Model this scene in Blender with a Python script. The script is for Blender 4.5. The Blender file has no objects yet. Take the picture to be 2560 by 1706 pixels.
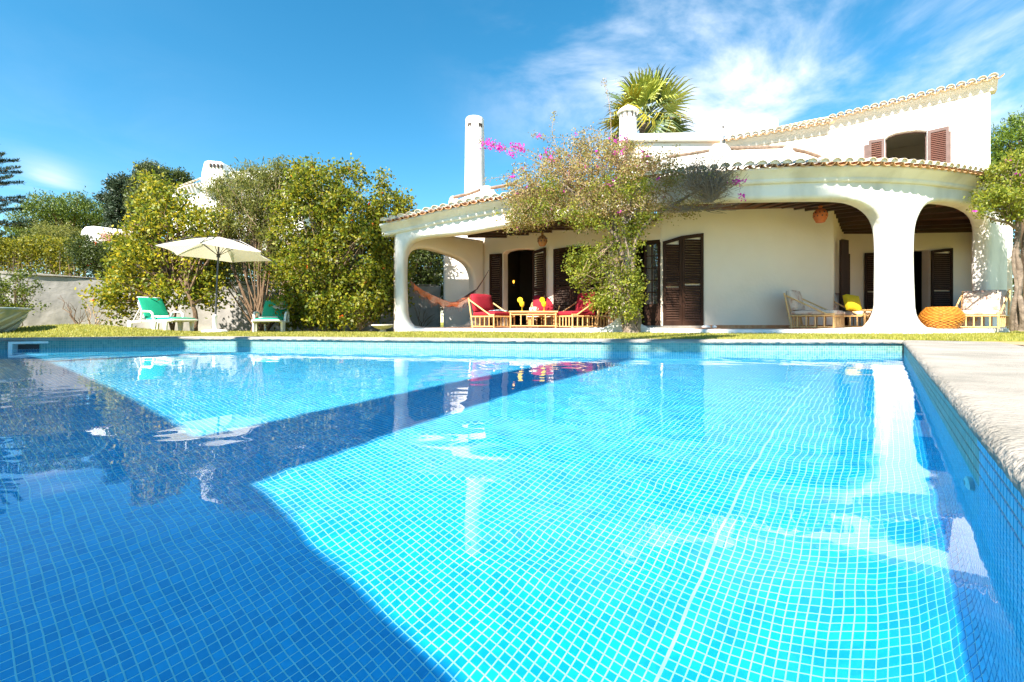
import bpy, bmesh, math, random
import numpy as np
from mathutils import Vector, Matrix

# ------------------------------------------------------------------ camera, sky, sun, exposure
S = bpy.context.scene
COL = S.collection
F = 1180.0            # focal length in photograph pixels (2560 wide)
CZ = 0.42             # eye height above the water
HY = 806.0            # horizon row
cd = bpy.data.cameras.new('camera'); CAM = bpy.data.objects.new('camera', cd); COL.objects.link(CAM); S.camera = CAM
CAM.location = (0, 0, CZ); CAM.rotation_euler = (math.radians(90), 0, 0)
cd.lens = 36 * F / 2560; cd.shift_y = -(853 - HY) / 2560; cd.clip_end = 2000; cd.clip_start = 0.02

SUN_AZ = math.radians(36.0)       # shadows run 36 degrees right of straight ahead
SUN_EL = math.radians(44.0)
SD = Vector((-math.sin(SUN_AZ) * math.cos(SUN_EL), -math.cos(SUN_AZ) * math.cos(SUN_EL), math.sin(SUN_EL)))
ld = bpy.data.lights.new('sun', 'SUN'); SUN = bpy.data.objects.new('sun', ld); COL.objects.link(SUN)
ld.energy = 4.8; ld.angle = math.radians(0.5); ld.color = (1.0, 0.93, 0.83)
SUN.rotation_euler = SD.to_track_quat('Z', 'Y').to_euler()
ld.cycles.is_caustics_light = True

W = bpy.data.worlds.new('World'); S.world = W; W.use_nodes = True
def build_sky():
    nt = W.node_tree; N = nt.nodes; L = nt.links
    bg = N['Background']; bg.inputs[1].default_value = 0.075
    sky = N.new('ShaderNodeTexSky'); sky.sky_type = 'NISHITA'; sky.sun_disc = False
    sky.sun_elevation = SUN_EL; sky.sun_rotation = math.pi + SUN_AZ
    sky.air_density = 1.0; sky.dust_density = 0.1; sky.ozone_density = 3.0
    hs = N.new('ShaderNodeHueSaturation'); hs.inputs['Saturation'].default_value = 1.32; hs.inputs['Hue'].default_value = 0.482
    L.new(sky.outputs[0], hs.inputs['Color'])
    tc = N.new('ShaderNodeTexCoord')
    sep = N.new('ShaderNodeSeparateXYZ'); L.new(tc.outputs['Generated'], sep.inputs[0])
    def math_(op, a, b=None, c=None):
        n = N.new('ShaderNodeMath'); n.operation = op
        for i, v in enumerate((a, b, c)):
            if v is None: continue
            if isinstance(v, (int, float)): n.inputs[i].default_value = v
            else: L.new(v, n.inputs[i])
        return n.outputs[0]
    # project directions on a cloud deck
    zz = math_('MAXIMUM', sep.outputs[2], 0.03)
    zz = math_('ADD', zz, 0.12)
    u = math_('DIVIDE', sep.outputs[0], zz); v = math_('DIVIDE', sep.outputs[1], zz)
    comb = N.new('ShaderNodeCombineXYZ'); L.new(u, comb.inputs[0]); L.new(v, comb.inputs[1])
    mp = N.new('ShaderNodeMapping'); mp.inputs['Rotation'].default_value[2] = math.radians(-35); mp.inputs['Scale'].default_value = (1.0, 0.95, 1)
    L.new(comb.outputs[0], mp.inputs[0])
    n1 = N.new('ShaderNodeTexNoise'); n1.inputs['Scale'].default_value = 1.5; n1.inputs['Detail'].default_value = 9; n1.inputs['Roughness'].default_value = 0.58; n1.inputs['Distortion'].default_value = 0.45
    L.new(mp.outputs[0], n1.inputs[0])
    total = None
    # cirrus patches: direction (x,y,z of unit vector), spread, strength
    def dirpx(px, py):
        d = Vector(((px - 1280) / F, 1, -(py - HY) / F)); return d.normalized()
    patches = [((1830, 90), 0.20, 1.05), ((1980, 150), 0.17, 0.8), ((1700, 30), 0.22, 0.55), ((1400, 100), 0.14, 0.45), ((1320, 250), 0.10, 0.25),
               ((2560, 130), 0.10, 0.35), ((2600, 20), 0.2, 0.5), ((1540, 50), 0.15, 0.6), ((95, 470), 0.035, 0.8), ((140, 476), 0.03, 0.7),
               ((1860, 260), 0.09, 0.8), ((2510, 260), 0.10, 0.6), ((200, 350), 0.2, 0.08)]
    for (p, sp, am) in patches:
        d = dirpx(*p)
        dt = N.new('ShaderNodeVectorMath'); dt.operation = 'DOT_PRODUCT'
        nrm = N.new('ShaderNodeVectorMath'); nrm.operation = 'NORMALIZE'; L.new(tc.outputs['Generated'], nrm.inputs[0])
        L.new(nrm.outputs[0], dt.inputs[0]); dt.inputs[1].default_value = d
        a = math_('SUBTRACT', dt.outputs['Value'], 1.0)
        a = math_('DIVIDE', a, sp * sp * 0.5)
        a = math_('EXPONENT', a)
        a = math_('MULTIPLY', a, am)
        total = a if total is None else math_('ADD', total, a)
    # elsewhere (behind the camera) a light scatter of the same cirrus
    back = math_('MULTIPLY', math_('MAXIMUM', math_('MULTIPLY', sep.outputs[1], -1.0), 0.0), 0.35)
    total = math_('ADD', total, back)
    mr = N.new('ShaderNodeMapRange'); mr.inputs['From Min'].default_value = 0.36; mr.inputs['From Max'].default_value = 0.72
    mr.interpolation_type = 'SMOOTHSTEP'; L.new(n1.outputs[0], mr.inputs[0])
    fac = math_('MULTIPLY', mr.outputs[0], total)
    fac = math_('MINIMUM', math_('MULTIPLY', fac, 0.72), 0.85)
    mx = N.new('ShaderNodeMix'); mx.data_type = 'RGBA'
    L.new(fac, mx.inputs[0]); L.new(hs.outputs[0], mx.inputs[6]); mx.inputs[7].default_value = (5.2, 5.6, 6.2, 1)
    L.new(mx.outputs[2], bg.inputs[0])
build_sky()
S.view_settings.view_transform = 'Standard'; S.view_settings.look = 'None'; S.view_settings.gamma = 1
S.view_settings.use_curve_mapping = False
S.view_settings.exposure = 1.7
S.cycles.use_denoising = True
S.cycles.max_bounces = 9; S.cycles.diffuse_bounces = 4; S.cycles.transmission_bounces = 6; S.cycles.transparent_max_bounces = 8
S.cycles.sample_clamp_indirect = 6.0

# ------------------------------------------------------------------ helpers
rng = np.random.default_rng(7)
R = random.Random(11)

def K(px, py, D):
    """a point of the place, from where the photograph shows it and how far away it stands"""
    return ((px - 1280) / F * D, D, CZ - (py - HY) / F * D)
def X_(px, D): return (px - 1280) / F * D
def Z_(py, D): return CZ - (py - HY) / F * D

def tag(o, label=None, cat=None, group=None, kind=None):
    if label: o['label'] = label
    if cat: o['category'] = cat
    if group: o['group'] = group
    if kind: o['kind'] = kind
    return o
def thing(name, label, cat, loc=(0, 0, 0), rz=0, group=None):
    o = bpy.data.objects.new(name, None); COL.objects.link(o)
    o.location = loc; o.rotation_euler = (0, 0, rz); o.empty_display_size = 0.1
    return tag(o, label, cat, group)
def adopt(o, parent, world=True):
    if parent is None: return o
    o.parent = parent
    if world:
        p = parent; M = Matrix.Identity(4)
        while p is not None:
            M = Matrix.LocRotScale(p.location, p.rotation_euler, p.scale) if p.parent is None else M
            p = p.parent
        o.matrix_parent_inverse = M.inverted()
    return o
def link(name, me, mat, parent=None, world=True, label=None):
    o = bpy.data.objects.new(name, me); COL.objects.link(o)
    if mat is not None:
        ms = mat if isinstance(mat, (list, tuple)) else [mat]
        if len(me.materials) == 0:
            for m in ms: me.materials.append(m)
    # sub-parts: parents which are meshes sit at the origin of their thing
    if parent is not None:
        if parent.parent is not None:
            o.parent = parent
            if world and not parent.get('_w', 0): pass
        else: adopt(o, parent, world)
    if world: o['_w'] = 1
    if label: o['label'] = label
    return o

class MB:
    def __init__(s): s.v = []; s.f = []; s.m = []; s.mi = 0
    def add(s, vs, fs):
        b = len(s.v); s.v += [tuple(p) for p in vs]; s.f += [tuple(i + b for i in f) for f in fs]; s.m += [s.mi] * len(fs)
    def box(s, c, d, M=None):
        x, y, z = d[0] / 2, d[1] / 2, d[2] / 2
        vs = [Vector((sx * x, sy * y, sz * z)) for sz in (-1, 1) for sy in (-1, 1) for sx in (-1, 1)]
        if M is not None: vs = [M @ p for p in vs]
        vs = [p + Vector(c) for p in vs]
        s.add(vs, [(0, 2, 3, 1), (4, 5, 7, 6), (0, 1, 5, 4), (2, 6, 7, 3), (0, 4, 6, 2), (1, 3, 7, 5)])
    def rbox(s, c, d, r=0.02, M=None, puff=0.0, seg=2):
        """cushion like box: rounded edges and puffed faces"""
        bm = bmesh.new(); bmesh.ops.create_cube(bm, size=1)
        for v in bm.verts: v.co = Vector((v.co.x * d[0], v.co.y * d[1], v.co.z * d[2]))
        bmesh.ops.subdivide_edges(bm, edges=bm.edges[:], cuts=3, use_grid_fill=True)
        for v in bm.verts:
            q = [v.co[i] / (d[i] / 2) for i in range(3)]
            k = [1 - abs(a) ** 4 for a in q]
            th = min(range(3), key=lambda i: d[i])
            o_ = [i for i in range(3) if i != th]
            v.co[th] *= 1 + puff * (1 - q[o_[0]] ** 2) * (1 - q[o_[1]] ** 2)
            # pull corners in
            n_ = sum(1 for a in q if abs(a) > 0.99)
            if n_ >= 2:
                for i in range(3):
                    if abs(q[i]) > 0.99: v.co[i] -= math.copysign(r * (0.35 if n_ == 2 else 0.5), q[i])
        if M is not None: bmesh.ops.transform(bm, matrix=M.to_4x4(), verts=bm.verts)
        idx = {v: i for i, v in enumerate(bm.verts)}
        s.add([v.co + Vector(c) for v in bm.verts], [[idx[v] for v in f.verts] for f in bm.faces]); bm.free()
    def tube(s, pts, rad, n=6, cap=True, wob=0.0):
        pts = [Vector(p) for p in pts]; m = len(pts)
        if not isinstance(rad, (list, tuple)): rad = [rad] * m
        t = (pts[1] - pts[0]).normalized(); up = Vector((0, 0, 1)) if abs(t.z) < 0.9 else Vector((1, 0, 0))
        a = t.cross(up).normalized(); vs = []
        for i, p in enumerate(pts):
            t = (pts[min(i + 1, m - 1)] - pts[max(i - 1, 0)])
            if t.length < 1e-9: t = Vector((0, 0, 1))
            t.normalize(); a = (a - t * a.dot(t))
            if a.length < 1e-6: a = t.orthogonal()
            a.normalize(); b = t.cross(a)
            for k in range(n):
                an = 2 * math.pi * k / n; rr = rad[i] * (1 + (R.uniform(-wob, wob) if wob else 0))
                vs.append(p + (a * math.cos(an) + b * math.sin(an)) * rr)
        fs = [(i * n + k, i * n + (k + 1) % n, (i + 1) * n + (k + 1) % n, (i + 1) * n + k) for i in range(m - 1) for k in range(n)]
        if cap: fs += [tuple(reversed(range(n))), tuple((m - 1) * n + k for k in range(n))]
        s.add(vs, fs)
    def lathe(s, prof, c=(0, 0, 0), n=24, M=None, flute=0, fl=0.0):
        vs = []
        for (r, z) in prof:
            for k in range(n):
                a = 2 * math.pi * k / n; rr = r * (1 + (fl * math.cos(a * flute) if flute else 0))
                p = Vector((rr * math.cos(a), rr * math.sin(a), z))
                if M is not None: p = M @ p
                vs.append(p + Vector(c))
        m = len(prof)
        fs = [(i * n + k, i * n + (k + 1) % n, (i + 1) * n + (k + 1) % n, (i + 1) * n + k) for i in range(m - 1) for k in range(n)]
        if prof[0][0] > 1e-4: fs.append(tuple(reversed(range(n))))
        if prof[-1][0] > 1e-4: fs.append(tuple((m - 1) * n + k for k in range(n)))
        s.add(vs, fs)
    def prism(s, poly, vec):
        n = len(poly); vec = Vector(vec)
        vs = [Vector(p) for p in poly] + [Vector(p) + vec for p in poly]
        s.add(vs, [tuple(range(n)), tuple(reversed(range(n, 2 * n)))] + [(i, n + i, n + (i + 1) % n, (i + 1) % n) for i in range(n)])
    def mesh(s, name, smooth=False, ang=40):
        me = bpy.data.meshes.new(name); me.from_pydata(s.v, [], s.f)
        if any(s.m): me.polygons.foreach_set('material_index', s.m)
        me.update()
        if smooth:
            me.shade_smooth()
            try: me.set_sharp_from_angle(angle=math.radians(ang))
            except Exception: pass
        return me
    def build(s, name, mat, parent=None, smooth=False, world=True, label=None, ang=40):
        return link(name, s.mesh(name, smooth, ang), mat, parent, world, label)

def quads(name, V, mi=None):
    """V: (n,4,3) array -> mesh of loose quads"""
    n = V.shape[0]; me = bpy.data.meshes.new(name)
    me.vertices.add(n * 4); me.vertices.foreach_set('co', V.reshape(-1).astype(np.float32))
    me.loops.add(n * 4); me.loops.foreach_set('vertex_index', np.arange(n * 4, dtype=np.int32))
    me.polygons.add(n); me.polygons.foreach_set('loop_start', np.arange(0, n * 4, 4, dtype=np.int32)); me.polygons.foreach_set('loop_total', np.full(n, 4, dtype=np.int32))
    if mi is not None: me.polygons.foreach_set('material_index', mi.astype(np.int32))
    me.update(calc_edges=True); return me

# ------------------------------------------------------------------ materials
MAT = {}
def mat(name, col, rough=0.7, col2=None, nscale=6.0, bump=0.0, bscale=30.0, spec=0.5, metal=0.0, trans=0.0, detail=4, thr=(0.35, 0.65), stretch=None):
    if name in MAT: return MAT[name]
    m = bpy.data.materials.new(name); m.use_nodes = True; nt = m.node_tree; b = nt.nodes['Principled BSDF']
    b.inputs['Base Color'].default_value = (*col, 1); b.inputs['Roughness'].default_value = rough
    b.inputs['Metallic'].default_value = metal; b.inputs['Specular IOR Level'].default_value = spec
    tc = nt.nodes.new('ShaderNodeTexCoord'); src = tc.outputs['Object']
    if stretch:
        mp = nt.nodes.new('ShaderNodeMapping'); mp.inputs['Scale'].default_value = stretch; nt.links.new(src, mp.inputs[0]); src = mp.outputs[0]
    if col2 is not None:
        n = nt.nodes.new('ShaderNodeTexNoise'); n.inputs['Scale'].default_value = nscale; n.inputs['Detail'].default_value = detail
        nt.links.new(src, n.inputs[0])
        r = nt.nodes.new('ShaderNodeMapRange'); r.inputs[1].default_value = thr[0]; r.inputs[2].default_value = thr[1]; nt.links.new(n.outputs[0], r.inputs[0])
        x = nt.nodes.new('ShaderNodeMix'); x.data_type = 'RGBA'; nt.links.new(r.outputs[0], x.inputs[0])
        x.inputs[6].default_value = (*col, 1); x.inputs[7].default_value = (*col2, 1); nt.links.new(x.outputs[2], b.inputs['Base Color'])
    if bump:
        n = nt.nodes.new('ShaderNodeTexNoise'); n.inputs['Scale'].default_value = bscale; n.inputs['Detail'].default_value = 5; nt.links.new(src, n.inputs[0])
        bp = nt.nodes.new('ShaderNodeBump'); bp.inputs['Strength'].default_value = bump; bp.inputs['Distance'].default_value = 0.02
        nt.links.new(n.outputs[0], bp.inputs['Height']); nt.links.new(bp.outputs[0], b.inputs['Normal'])
    MAT[name] = m; return m
def leafmat(name, cols, transl=0.4, rough=0.5):
    m = bpy.data.materials.new(name); m.use_nodes = True; nt = m.node_tree; nt.nodes.clear()
    out = nt.nodes.new('ShaderNodeOutputMaterial'); geo = nt.nodes.new('ShaderNodeNewGeometry')
    cr = nt.nodes.new('ShaderNodeValToRGB'); cr.color_ramp.interpolation = 'LINEAR'
    el = cr.color_ramp.elements
    while len(el) < len(cols): el.new(0.5)
    for i, c in enumerate(cols): el[i].position = i / max(1, len(cols) - 1); el[i].color = (*c, 1)
    nt.links.new(geo.outputs['Random Per Island'], cr.inputs[0])
    d = nt.nodes.new('ShaderNodeBsdfPrincipled'); d.inputs['Roughness'].default_value = rough; d.inputs['Specular IOR Level'].default_value = 0.35
    t = nt.nodes.new('ShaderNodeBsdfTranslucent'); mx = nt.nodes.new('ShaderNodeMixShader'); mx.inputs[0].default_value = transl
    hs = nt.nodes.new('ShaderNodeHueSaturation'); hs.inputs['Hue'].default_value = 0.485; hs.inputs['Value'].default_value = 1.5
    nt.links.new(cr.outputs[0], hs.inputs['Color'])
    nt.links.new(cr.outputs[0], d.inputs['Base Color']); nt.links.new(hs.outputs[0], t.inputs[0])
    nt.links.new(d.outputs[0], mx.inputs[1]); nt.links.new(t.outputs[0], mx.inputs[2]); nt.links.new(mx.outputs[0], out.inputs[0])
    return m

M_white = mat('lime_white_render', (0.80, 0.78, 0.74), 0.9, (0.74, 0.71, 0.66), 1.3, 0.35, 9, spec=0.2)
M_white2 = mat('white_plaster_stained', (0.80, 0.77, 0.72), 0.9, (0.50, 0.475, 0.43), 0.9, 0.6, 7, spec=0.2, thr=(0.48, 0.80), stretch=(1.6, 1.6, 0.7))
M_inner = mat('cream_plaster', (0.84, 0.72, 0.59), 0.9, (0.80, 0.68, 0.55), 1.1, 0.3, 12, spec=0.2)
M_stone = mat('rough_grey_render', (0.40, 0.375, 0.35), 0.95, (0.25, 0.24, 0.225), 1.6, 0.9, 5, spec=0.1)
M_conc = mat('pale_concrete', (0.37, 0.335, 0.29), 0.9, (0.26, 0.24, 0.205), 3.0, 0.8, 60, spec=0.2)
M_terra = mat('terracotta', (0.50, 0.21, 0.085), 0.8, (0.60, 0.33, 0.17), 9, 0.3, 40)
M_tilew = mat('whitewashed_tile', (0.72, 0.62, 0.50), 0.85, (0.50, 0.33, 0.20), 14, 0.4, 40, thr=(0.5, 0.75))
M_pan = mat('terracotta_pan', (0.55, 0.27, 0.11), 0.85, (0.62, 0.38, 0.2), 11, 0.3, 40)
M_floor = mat('terracotta_floor', (0.42, 0.20, 0.10), 0.45, (0.36, 0.16, 0.08), 4)
M_dark = mat('dark_brown_wood', (0.045, 0.020, 0.011), 0.75, (0.028, 0.012, 0.007), 5, stretch=(1, 1, 0.2), spec=0.2)
M_slat = mat('shutter_slat_wood', (0.060, 0.027, 0.015), 0.45, (0.040, 0.018, 0.010), 8)
M_shut = mat('reddish_shutter_wood', (0.12, 0.032, 0.015), 0.6, (0.07, 0.024, 0.014), 6)
M_frame2 = mat('faded_shutter_frame', (0.14, 0.085, 0.075), 0.7, (0.10, 0.06, 0.05), 6)
M_beam = mat('beam_wood', (0.075, 0.032, 0.016), 0.6, (0.040, 0.017, 0.009), 4, stretch=(0.3, 0.3, 1))
M_plank = mat('ceiling_boards', (0.16, 0.06, 0.03), 0.8, (0.10, 0.036, 0.016), 3, 0.3, 8)
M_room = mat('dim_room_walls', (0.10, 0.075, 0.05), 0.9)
M_roomgrey = mat('upper_room_wall', (0.62, 0.58, 0.46), 0.9)
M_log = mat('weathered_log', (0.26, 0.19, 0.14), 0.85, (0.16, 0.115, 0.085), 12, 0.5, 30)
M_bam = mat('varnished_bamboo', (0.62, 0.36, 0.13), 0.35, (0.70, 0.45, 0.20), 14)
M_red = mat('red_cushion_cloth', (0.33, 0.006, 0.022), 0.85, (0.26, 0.004, 0.016), 20, 0.2, 80)
M_beige = mat('patterned_beige_cloth', (0.62, 0.50, 0.41), 0.9, (0.46, 0.27, 0.20), 9, 0.2, 80, thr=(0.52, 0.66))
M_yel = mat('yellow_cloth', (0.80, 0.55, 0.01), 0.85, (0.74, 0.50, 0.01), 15, 0.2, 70)
M_green = mat('green_lounger_cushion', (0.0, 0.36, 0.20), 0.75, (0.0, 0.33, 0.18), 10, 0.1, 90)
M_plas = mat('white_plastic', (0.80, 0.79, 0.76), 0.35)
M_canvas = mat('cream_canvas', (0.80, 0.75, 0.64), 0.85, (0.76, 0.70, 0.58), 3, 0.1, 120)
M_pole = mat('grey_metal_pole', (0.10, 0.10, 0.11), 0.35, metal=0.6)
M_black = mat('black', (0.012, 0.012, 0.012), 0.4)
M_pinktow = mat('pink_striped_towel', (0.75, 0.35, 0.40), 0.9, (0.85, 0.75, 0.70), 22, thr=(0.45, 0.55))
M_cremtow = mat('cream_towel', (0.78, 0.70, 0.55), 0.9, (0.72, 0.62, 0.46), 22)
M_hat = mat('pale_straw', (0.62, 0.56, 0.48), 0.9, (0.5, 0.45, 0.38), 50, 0.3, 120)
M_orange = mat('orange_hammock_cloth', (0.50, 0.085, 0.02), 0.9, (0.15, 0.075, 0.05), 5, thr=(0.35, 0.5), stretch=(0.4, 1, 6))
M_lace = mat('crocheted_fringe', (0.62, 0.36, 0.26), 0.95, (0.60, 0.15, 0.05), 3, thr=(0.4, 0.55))
M_clay = mat('orange_clay', (0.60, 0.17, 0.05), 0.7, (0.52, 0.13, 0.04), 12)
M_clayd = mat('brown_clay', (0.30, 0.13, 0.05), 0.7, (0.42, 0.20, 0.07), 12)
M_rat = mat('golden_wicker', (0.60, 0.25, 0.03), 0.45, (0.42, 0.15, 0.018), 16)
M_bark = mat('grey_bark', (0.24, 0.185, 0.14), 0.95, (0.12, 0.09, 0.065), 9, 0.8, 30)
M_barkd = mat('dark_bark', (0.11, 0.065, 0.035), 0.95, (0.17, 0.11, 0.065), 9, 0.6, 30)
M_twig = mat('pale_twig', (0.42, 0.30, 0.20), 0.9, (0.30, 0.20, 0.13), 9)
M_glaze = mat('glazed_urn', (0.20, 0.26, 0.25), 0.3, (0.36, 0.37, 0.31), 2.4, thr=(0.45, 0.6))
M_cast = mat('cast_stone', (0.62, 0.58, 0.50), 0.9, (0.5, 0.46, 0.38), 10, 0.4, 40)
M_paper = mat('paper', (0.75, 0.78, 0.80), 0.6, (0.15, 0.3, 0.45), 12, thr=(0.5, 0.55))
M_cup = mat('white_china', (0.82, 0.82, 0.80), 0.2)
M_earth = mat('dry_earth', (0.45, 0.28, 0.15), 0.95, (0.36, 0.22, 0.11), 8, 0.5, 30)
M_grass = mat('lawn_ground', (0.27, 0.255, 0.045), 0.95, (0.20, 0.20, 0.03), 1.1, 0.7, 60, spec=0.1, thr=(0.4, 0.65))
M_dish = mat('dish_white', (0.8, 0.8, 0.8), 0.5)
def emis(name, c, s):
    m = bpy.data.materials.new(name); m.use_nodes = True; b = m.node_tree.nodes['Principled BSDF']
    b.inputs['Emission Color'].default_value = (*c, 1); b.inputs['Emission Strength'].default_value = s; return m
M_bulb = emis('lit_bulb', (1.0, 0.42, 0.03), 1.2)
def glassmat():
    m = bpy.data.materials.new('window_glass'); m.use_nodes = True; nt = m.node_tree; b = nt.nodes['Principled BSDF']
    b.inputs['Base Color'].default_value = (0.05, 0.05, 0.05, 1); b.inputs['Roughness'].default_value = 0.02; b.inputs['IOR'].default_value = 2.2
    return m
M_glass = glassmat()
def yglass():
    m = mat('yellow_glass', (0.85, 0.60, 0.02), 0.15); return m
M_yg = yglass()

# pool tile colours: light blue glass mosaic, white grout
def tilemat():
    m = bpy.data.materials.new('pool_mosaic_glass'); m.use_nodes = True; nt = m.node_tree; b = nt.nodes['Principled BSDF']
    geo = nt.nodes.new('ShaderNodeNewGeometry'); cr = nt.nodes.new('ShaderNodeValToRGB'); el = cr.color_ramp.elements
    el[0].color = (0.002, 0.32, 0.62, 1); el[1].color = (0.010, 0.44, 0.78, 1)
    nt.links.new(geo.outputs['Random Per Island'], cr.inputs[0]); nt.links.new(cr.outputs[0], b.inputs['Base Color'])
    b.inputs['Roughness'].default_value = 0.35; return m
M_tile = tilemat()
def tilemat2():
    m = bpy.data.materials.new('pool_tile_piece'); m.use_nodes = True; nt = m.node_tree; b = nt.nodes['Principled BSDF']
    oi = nt.nodes.new('ShaderNodeObjectInfo'); cr = nt.nodes.new('ShaderNodeValToRGB'); el = cr.color_ramp.elements
    el[0].color = (0.002, 0.32, 0.62, 1); el[1].color = (0.010, 0.44, 0.78, 1)
    nt.links.new(oi.outputs['Random'], cr.inputs[0]); nt.links.new(cr.outputs[0], b.inputs['Base Color'])
    b.inputs['Roughness'].default_value = 0.35; return m
M_tile1 = tilemat2()
def bandmat():
    m = bpy.data.materials.new('waterline_mosaic'); m.use_nodes = True; nt = m.node_tree; b = nt.nodes['Principled BSDF']
    geo = nt.nodes.new('ShaderNodeNewGeometry'); cr = nt.nodes.new('ShaderNodeValToRGB'); el = cr.color_ramp.elements
    el[0].color = (0.09, 0.25, 0.235, 1); el[1].color = (0.17, 0.34, 0.31, 1)
    nt.links.new(geo.outputs['Random Per Island'], cr.inputs[0]); nt.links.new(cr.outputs[0], b.inputs['Base Color'])
    b.inputs['Roughness'].default_value = 0.4; return m
M_band = bandmat()
M_groutd = mat('weathered_grout', (0.27, 0.38, 0.37), 0.9, (0.34, 0.36, 0.30), 7)
M_grout = mat('white_grout', (0.82, 0.88, 0.88), 0.8, (0.66, 0.80, 0.80), 1.7)
def watermat():
    m = bpy.data.materials.new('pool_water'); m.use_nodes = True; nt = m.node_tree; nt.nodes.clear()
    out = nt.nodes.new('ShaderNodeOutputMaterial')
    g = nt.nodes.new('ShaderNodeBsdfPrincipled'); g.inputs['IOR'].default_value = 1.33; g.inputs['Roughness'].default_value = 0.0
    g.inputs['Transmission Weight'].default_value = 1.0; g.inputs['Base Color'].default_value = (0.40, 0.95, 1.0, 1); g.inputs['Specular IOR Level'].default_value = 1.0
    nt.links.new(g.outputs[0], out.inputs[0]); return m
M_water = watermat()

# ------------------------------------------------------------------ pool geometry
WA = math.radians(38.4); WD = Vector((math.sin(WA), math.cos(WA))); WN = Vector((-math.cos(WA), math.sin(WA)))   # along right wall, into the pool
W0 = Vector((0.912, 0.841))
def wallpt(a, w): return W0 + WD * a + WN * w
DEPTH = -1.22
far_raw = [(5.43, 6.56), (3.6, 6.60), (1.82, 6.74), (0.0, 7.04), (-1.9, 7.42), (-3.7, 7.80), (-5.0, 8.06), (-5.9, 8.08), (-6.9, 7.80), (-7.9, 7.30), (-9.2, 6.60)]
def chaikin(p, n=2, closed=False):
    for _ in range(n):
        q = [] if closed else [p[0]]
        m = len(p)
        for i in range(m if closed else m - 1):
            a, b = p[i], p[(i + 1) % m]
            q.append(tuple(a[k] * .75 + b[k] * .25 for k in range(len(a)))); q.append(tuple(a[k] * .25 + b[k] * .75 for k in range(len(a))))
        if not closed: q.append(p[-1])
        p = q
    return p
far = chaikin(far_raw, 3)
NEAR_A = -2.6
nr0 = wallpt(NEAR_A, 0); nr1 = wallpt(NEAR_A, 11.9)
pool_poly = [tuple(nr0)] + far + [tuple(nr1)]      # counter clockwise seen from above
def inside(x, y, poly):
    c = False; n = len(poly); j = n - 1
    for i in range(n):
        xi, yi = poly[i]; xj, yj = poly[j]
        if (yi > y) != (yj > y) and x < (xj - xi) * (y - yi) / (yj - yi) + xi: c = not c
        j = i
    return c

pool = thing('pool', 'swimming pool lined with small light blue mosaic tiles and white grout', 'pool', (0, 3, 0))
pool['kind'] = 'structure'

# section of the shell, from the top of the right wall down, round the cove and out over the floor
prof = [(0.0, 0.125), (0.0, -0.02), (0.0, -0.68)]
for i in range(1, 9):
    t = math.radians(90 * i / 8); prof.append((0.74 * (1 - math.cos(t)), -0.68 - 0.54 * math.sin(t)))
prof.append((13.0, DEPTH))
cum = [0.0]
for i in range(1, len(prof)): cum.append(cum[-1] + math.hypot(prof[i][0] - prof[i - 1][0], prof[i][1] - prof[i - 1][1]))
def profat(u):
    i = 1
    while i < len(cum) - 1 and cum[i] < u: i += 1
    t = (u - cum[i - 1]) / (cum[i] - cum[i - 1]); a, b = prof[i - 1], prof[i]
    return a[0] + (b[0] - a[0]) * t, a[1] + (b[1] - a[1]) * t, (b[0] - a[0]) / (cum[i] - cum[i - 1]), (b[1] - a[1]) / (cum[i] - cum[i - 1])
def shell(a, u, h):
    w, z, dw, dz = profat(u)
    p = wallpt(a, w - dz * h)
    return (p.x, p.y, z + dw * h)
mb = MB()
us = [0] + cum[1:-1] + [cum[-2] + k for k in (1, 3, 6, 9, 11)] + [cum[-1]]
As = [NEAR_A + i * 0.5 for i in range(0, 32)]
nu = len(us)
vs = [shell(a, u, 0) for a in As for u in us]
fs = [(i * nu + j, i * nu + j + 1, (i + 1) * nu + j + 1, (i + 1) * nu + j) for i in range(len(As) - 1) for j in range(nu - 1)]
mb.add(vs, fs)
mb.m = [1 if k % (nu - 1) == 0 else 0 for k in range(len(fs))]
o = mb.build('pool_floor', [M_grout, M_groutd], pool, smooth=True, ang=50); o.cycles.is_caustics_receiver = True
# mosaic
P_ = 0.033; TW = 0.0143; TH = 0.002
floor_tiles = []; tilev = []; tilef = []
seam_u = cum[-2]
cand = []
na = int((9.4 - NEAR_A) / P_); 
for iu in range(0, int(cum[-1] / P_)):
    u = (iu + 0.5) * P_ + 0.004
    if u > seam_u: u += 0.006
    for ia in range(na):
        a = NEAR_A + (ia + 0.5) * P_
        w, z, dw, dz = profat(u); c = wallpt(a, w + 0.01)
        if c.y < -1.2 or abs(c.x) > 1.35 * (c.y + 1.8): continue
        if not inside(c.x, c.y, pool_poly): continue
        cand.append((a, u, c.x, c.y, z))
def apx(t):
    # how large the tile shows from the camera
    x, y, z = t[2], t[3], t[4]
    if y < 0.2: return 0
    d = math.sqrt(x * x + y * y + (CZ - z) ** 2)
    # below the frame edge?
    dep = (CZ - z * 0.62) / y
    if z < 0.1 and dep > (1706 - HY) / F: return 0
    if abs(x / y) > 1.12: return 0
    return 1.0 / d
cand.sort(key=apx, reverse=True)
singles = [t for t in cand if apx(t) > 0][:300]; rest = cand[300:] if len(singles) == 300 else cand
tm = MB()
tm.add([(-TW, -TW, 0), (TW, -TW, 0), (TW, TW, 0), (-TW, TW, 0), (-TW + .0012, -TW + .0012, TH), (TW - .0012, -TW + .0012, TH), (TW - .0012, TW - .0012, TH), (-TW + .0012, TW - .0012, TH)],
       [(4, 5, 6, 7), (0, 1, 5, 4), (1, 2, 6, 5), (2, 3, 7, 6), (3, 0, 4, 7)])
tme = tm.mesh('pool_tile'); tme.materials.append(M_tile1)
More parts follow.
